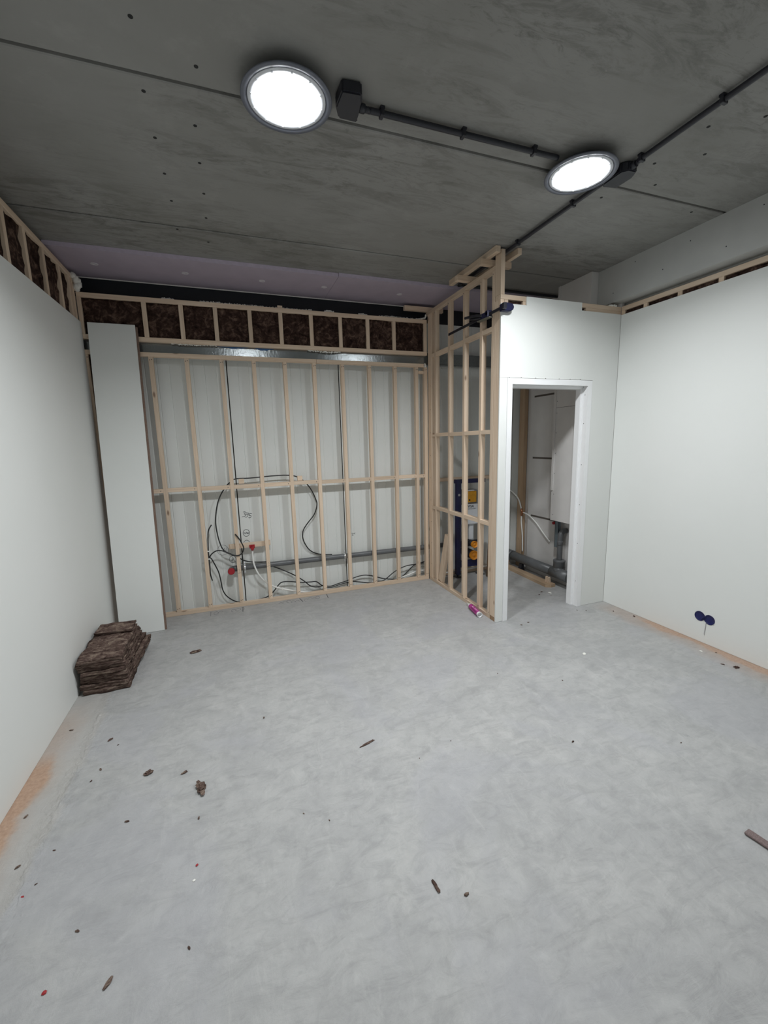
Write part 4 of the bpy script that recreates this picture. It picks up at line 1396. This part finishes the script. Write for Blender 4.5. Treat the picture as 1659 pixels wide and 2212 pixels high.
add_tube(bm, [(3.347, 4.246, 0.712), (3.346, 4.12, 0.69), (3.346, 3.979, 0.62), (3.346, 3.843, 0.514), (3.346, 3.736, 0.44)], 0.0085, seg=10, sub=6)
obj('branch', bm, M['white_pipe'], tp, (3.34, 4.25, 0.5))
bm = new_bm()
add_cyl(bm, (3.346, 4.246, 0.66), (3.346, 4.247, 0.755), 0.012, seg=12)
add_cyl(bm, (3.346, 4.246, 0.712), (3.346, 4.212, 0.706), 0.012, seg=12)
obj('tee_fitting', bm, M['copper'], tp, (3.34, 4.25, 0.5))
sp = thing('sole_plate', 'pine sole plate on the floor under the thick waste pipe', 'timber', (3.18, 3.9, 0))
bm = new_bm()
add_prism(bm, [(3.115, 3.52, 0.0), (3.165, 3.488, 0.0), (3.225, 3.492, 0.0), (3.225, 4.40, 0.0), (3.15, 4.40, 0.0)], (0, 0, 0.034))
obj('board', bm, wood('orange_timber_y', 1, (0.50, 0.37, 0.25), (0.40, 0.28, 0.18)), sp, (3.18, 3.9, 0))
bm = new_bm()
add_box(bm, 3.17, 3.223, 4.30, 4.40, 0.0345, 0.09, bev=0.002)
obj('packer_block', bm, M['wood_brown'][1], sp, (3.18, 3.9, 0))
for x, y, lb in ((3.186, 3.545, 'upright pine wedge on the sole plate, nearer the door jamb'), (3.190, 3.585, 'upright pine wedge on the sole plate, second from the door jamb')):
    bm = new_bm()
    add_prism(bm, [(x - 0.016, y - 0.012, 0.0345), (x + 0.014, y - 0.012, 0.0345), (x + 0.006, y - 0.012, 0.098), (x - 0.012, y - 0.012, 0.094)], (0, 0.022, 0))
    tag(obj('wedge', bm, M['wood'][2], None, (x, y, 0.035)), lb, 'wedge', 'pine wedges at the waste pipe')
bm = new_bm()
add_prism(bm, [(3.235, 4.10, 0.0), (3.30, 4.10, 0.0), (3.285, 4.10, 0.088), (3.255, 4.10, 0.088)], (0, 0.05, 0))
tag(obj('pipe_support', bm, M['black_plastic'], None, (3.27, 4.12, 0)), 'black support block under the thick waste pipe', 'pipe support')

# ================================================================== SMALL THINGS
# bar clamp holding the doorway wall
bc = thing('bar_clamp', 'black and blue bar clamp gripping the partition post and doorway board', 'clamp', (2.07, 3.2, 2.63))
BO = (2.07, 3.2, 2.63)
bm = new_bm()
bb = [(2.078, 2.90, 2.625), (2.078, 3.80, 2.625)]
add_box(bm, 2.074, 2.082, 2.905, 3.80, 2.612, 2.634, bev=0.001)
obj('bar', bm, M['dark_metal'], bc, BO)
bm = new_bm()
hp = [(2.072, 2.598), (2.150, 2.598), (2.176, 2.612), (2.183, 2.634), (2.170, 2.655), (2.100, 2.662), (2.072, 2.650)]
add_prism(bm, [(x, 2.928, z) for x, z in hp], (0, 0.043, 0))
bmesh.ops.bevel(bm, geom=bm.edges[:], offset=0.004, segments=2, affect='EDGES')
obj('fixed_jaw', bm, M['clamp_blue'], bc, BO)
bm = new_bm()
add_prism(bm, [(2.064, 2.900, 2.606), (2.092, 2.900, 2.606), (2.092, 2.900, 2.648), (2.064, 2.900, 2.648)], (0, 0.0275, 0))
obj('jaw_block', bm, M['black_plastic'], bc, BO)
bm = new_bm()
add_box(bm, 2.062, 2.0935, 3.115, 3.215, 2.600, 2.648, bev=0.006)
add_box(bm, 2.062, 2.160, 3.116, 3.155, 2.615, 2.655, bev=0.006)
obj('sliding_jaw', bm, M['clamp_blue'], bc, BO)
bm = new_bm()
add_prism(bm, [(2.060, 3.09, 2.590), (2.093, 3.09, 2.590), (2.093, 3.27, 2.597), (2.060, 3.27, 2.597)], (0, 0, 0.008))
obj('pad_plate', bm, plain('olive_grey_pad', (0.16, 0.155, 0.12), 0.5), bc, BO)
bm = new_bm()
add_tube(bm, [(2.070, 3.20, 2.632), (2.062, 3.30, 2.655), (2.060, 3.40, 2.672), (2.058, 3.46, 2.68)], 0.012, seg=12, sub=4)
add_tube(bm, [(2.066, 3.22, 2.618), (2.060, 3.30, 2.630), (2.058, 3.38, 2.648)], 0.007, seg=10, sub=4)
obj('handle', bm, M['black_plastic'], bc, BO)

# sealant cartridge on the floor by the partition
ct = thing('sealant_cartridge', 'white and magenta sealant cartridge lying at the partition bottom plate', 'cartridge', (2.05, 3.22, 0))
CO = (2.05, 3.22, 0.0)
a = Vector((2.062, 3.345, 0.0255)); b_ = Vector((2.028, 3.120, 0.0255))
ax = (b_ - a).normalized()
bm = new_bm()
add_lathe(bm, a, [(0.0, 0.0), (0.014, 0.0), (0.022, 0.003), (0.0245, 0.010), (0.0245, 0.222), (0.0255, 0.224), (0.0255, 0.229), (0.0225, 0.229), (0.0225, 0.200), (0.0, 0.200)], axis=ax, seg=28)
obj('tube', bm, M['white_paint'], ct, CO)
bm = new_bm()
add_lathe(bm, a, [(0.0102, -0.004), (0.0102, 0.0), (0.0085, -0.012), (0.0022, -0.090), (0.0, -0.090)], axis=ax, seg=18)
obj('nozzle', bm, M['white_paint'], ct, CO)
bm = new_bm()
add_lathe(bm, a, [(0.0249, 0.018), (0.0252, 0.019), (0.0252, 0.205), (0.0249, 0.206)], axis=ax, seg=28)
lbl = obj('label_wrap', bm, M['magenta'], ct, CO)
side = ax.cross(Vector((0, 0, 1))).normalized()
def on_tube(t, ang, r=0.0256):
    d = Vector((0, 0, 1)) * math.cos(ang) + side * math.sin(ang)
    return a + ax * t + d * r
sgn = -1 if side.x > 0 else 1
bm = new_bm()
for i in range(6):
    t0, t1 = 0.075 + i * 0.02, 0.095 + i * 0.02
    vs = [bm.verts.new(on_tube(t0, sgn * 0.75)), bm.verts.new(on_tube(t1, sgn * 0.75)), bm.verts.new(on_tube(t1, sgn * 1.15)), bm.verts.new(on_tube(t0, sgn * 1.15))]
    bm.faces.new(vs)
obj('label_band', bm, M['plum'], ct, CO)
bm = new_bm()
random.seed(5)
for i in range(9):
    t0 = 0.075 + i * 0.0125
    if i in (3,):
        continue
    a0 = sgn * (0.08 + random.uniform(-0.05, 0.05)); a1 = sgn * (0.42 + random.uniform(-0.05, 0.08))
    add_tube(bm, [on_tube(t0, a0, 0.0254), on_tube(t0 + random.uniform(-0.002, 0.006), (a0 + a1) / 2, 0.0254), on_tube(t0 + random.uniform(0.0, 0.008), a1, 0.0254)], 0.0013, seg=6, sub=2)
obj('label_print', bm, M['white_paint'], ct, CO)

# socket boxes in the wall
sx_ = thing('socket_box', 'pair of round blue socket boxes low in the white wall, string hanging below', 'socket box', (XR, 2.03, 0.2))
SO = (XR, 2.03, 0.2)
for y, z in ((2.072, 0.206), (2.000, 0.200)):
    bm = new_bm()
    add_lathe(bm, (XR, y, z), [(0.0385, -0.0002), (0.0385, -0.0025), (0.036, -0.0035), (0.0345, -0.0012), (0.012, -0.0008), (0.0, -0.0008)], axis=(1, 0, 0), seg=32)
    for dy, dz in ((0.031, 0.024), (-0.031, -0.024)):
        add_cyl(bm, (XR - 0.0030, y + dy, z + dz), (XR, y + dy, z + dz), 0.004, seg=10, mi=1)
    obj('box', bm, [M['blue_box'], M['metal']], sx_, SO)
bm = new_bm()
add_box(bm, XR - 0.003, XR - 0.0005, 2.022, 2.052, 0.186, 0.196)
for k in range(4):
    add_tube(bm, [(XR - 0.004, 2.055 - 0.006 * k, 0.182), (XR - 0.004, 2.038 - 0.006 * k, 0.212)], 0.0014, seg=6, sub=2)
obj('wire_ties', bm, M['blue_box'], sx_, SO)
bm = new_bm()
add_tube(bm, [(XR - 0.004, 2.022, 0.172), (XR - 0.006, 2.021, 0.14), (XR - 0.005, 2.025, 0.09), (XR - 0.005, 2.024, 0.072)], 0.0026, seg=8, sub=4)
obj('pull_string', bm, M['string'], sx_, SO)

# scraps on the floor
def scrap(name, label, cat, x, y, L, W, H, rz, seed, mat, group=None, rough=0.35):
    rnd = Vector((seed * 1.7, seed * 3.3, seed))
    bm = new_bm()
    bmesh.ops.create_icosphere(bm, subdivisions=3, radius=1.0)
    for v in bm.verts:
        n = mnoise.fractal(v.co * 1.6 + rnd, 1.0, 2.0, 4)
        v.co *= 1 + rough * n
        v.co = Vector((v.co.x * L / 2, v.co.y * W / 2, max(v.co.z, -0.6) * H / 2))
    lo = min(v.co.z for v in bm.verts)
    bmesh.ops.rotate(bm, verts=bm.verts[:], cent=(0, 0, 0), matrix=Matrix.Rotation(rz, 3, 'Z'))
    bmesh.ops.translate(bm, verts=bm.verts[:], vec=(x, y, 0.0004 - lo))
    o = obj(name, bm, mat, None, (x, y, 0))
    return tag(o, label, cat, group)
WS = M['wool_stack']
G1 = 'scraps of brown insulation on the floor'
scrap('insulation_scrap', 'ragged brown insulation tuft, the biggest scrap on the open floor', 'scrap', -0.261, 1.958, 0.040, 0.078, 0.030, 0.25, 1, WS, G1, 0.75)
scrap('insulation_scrap', 'dark insulation crumb paired with a smaller one, towards the stack of slabs', 'scrap', -0.517, 2.160, 0.042, 0.026, 0.014, 0.3, 2, WS, G1, 0.8)
scrap('insulation_scrap', 'small dark insulation crumb beside the biggest brown tuft', 'scrap', -0.347, 2.096, 0.030, 0.013, 0.008, 0.5, 3, WS, G1, 0.6)
scrap('insulation_scrap', 'brown sliver lying alone in the middle of the floor', 'scrap', 0.570, 1.950, 0.088, 0.013, 0.008, 0.28, 4, WS, G1, 0.4)
scrap('insulation_scrap', 'thin brown sliver with a small crumb next to it in the lower floor centre', 'scrap', 0.578, 1.156, 0.012, 0.05, 0.010, 0.1, 5, WS, G1, 0.5)
scrap('insulation_scrap', 'small brown crumb next to the thin sliver in the lower floor centre', 'scrap', 0.668, 1.090, 0.018, 0.010, 0.008, 0.1, 6, WS, G1, 0.4)
scrap('insulation_scrap', 'brown insulation crumb on the floor in front of the leaning board', 'scrap', -0.39, 3.440, 0.075, 0.045, 0.015, 0.3, 7, WS, G1, 0.6)
scrap('insulation_scrap', 'purple-brown sliver on the near floor by the long white wall', 'scrap', -0.482, 1.263, 0.013, 0.035, 0.006, -0.55, 8, WS, G1, 0.4)
scrap('insulation_scrap', 'dark crumb close to the saw dust under the socket boxes', 'scrap', 3.187, 1.702, 0.036, 0.024, 0.010, 0.2, 9, WS, G1, 0.6)
bm = new_bm()
add_box(bm, -0.018, 0.018, -0.05, 0.05, 0, 0.012, bev=0.005)
for v in bm.verts:
    v.co += Vector((0.3, 0.6, 0.2)) * 0.006 * mnoise.noise(v.co * 40)
bmesh.ops.rotate(bm, verts=bm.verts[:], cent=(0, 0, 0), matrix=Matrix.Rotation(0.12, 3, 'Z'))
bmesh.ops.translate(bm, verts=bm.verts[:], vec=(1.858, 0.838, 0.002))
tag(obj('insulation_scrap', bm, plain('mauve_brown_strip', (0.17, 0.125, 0.12), 0.8, var=0.3, scale=200), None, (1.858, 0.838, 0)), 'flat mauve-brown strip on the floor at the picture edge', 'scrap', G1)
tiny = [(-0.764, 2.516, .03), (-0.556, 1.884, .02), (-0.261, 1.786, .016), (-0.753, 2.28, .02), (-0.916, 1.811, .02), (-0.807, 1.842, .012), (-0.257, 1.273, .014), (-1.002, 2.697, .02), (-0.619, 1.463, .016),
        (-0.713, 2.453, .012), (-0.776, 2.209, .014), (-0.82, 1.705, .010), (1.599, 1.553, .018), (2.117, 1.337, .012), (0.787, 1.749, .008), (0.274, 1.566, .010), (0.997, 1.801, .008), (3.145, 1.765, .022), (3.306, 2.594, .03),
        (3.235, 2.751, .02), (3.276, 1.889, .014), (1.972, 2.031, .014), (1.624, 2.267, .012), (0.059, 2.388, .018), (0.175, 1.64, .010), (2.98, 3.42, .03), (2.90, 3.36, .02), (3.0, 3.3, .012), (2.95, 2.90, .012), (3.02, 2.86, .012), (2.36, 2.86, .022), (2.27, 2.84, .018), (-0.99, 2.08, .02)]
for i, (x, y, s) in enumerate(tiny):
    scrap('floor_crumb', 'tiny dark crumb of building dirt lying on the concrete floor', 'crumb', x, y, s * 0.95, s * 0.45, min(0.008, s * 0.3), random.uniform(0, 3), 20 + i, WS, 'tiny dark crumbs on the floor', 0.5)
for i, (x, y, s) in enumerate([(-0.850, 1.666, .010), (-0.658, 1.305, .011), (-0.253, 1.561, .008)]):
    scrap('red_chip', 'tiny red plastic chip on the near floor by the long white wall', 'chip', x, y, s * 1.3, s, s * 0.5, 0.4 * i, 60 + i, M['red'], 'tiny red chips on the floor', 0.4)
for i, (x, y, s) in enumerate([(-0.259, 1.502, .008), (2.376, 2.246, .022), (3.199, 1.946, .016), (3.039, 3.361, .022)]):
    scrap('white_chip', ['tiny white chip on the near floor beside a red one', 'small white paper chip on the floor before the doorway', 'small white chip near the saw dust under the socket boxes', 'pale crumb on the toilet floor inside the doorway'][i], 'chip', x, y, s * 1.4, s, s * 0.4, 0.7 * i, 70 + i, M['foam'], None, 0.4)
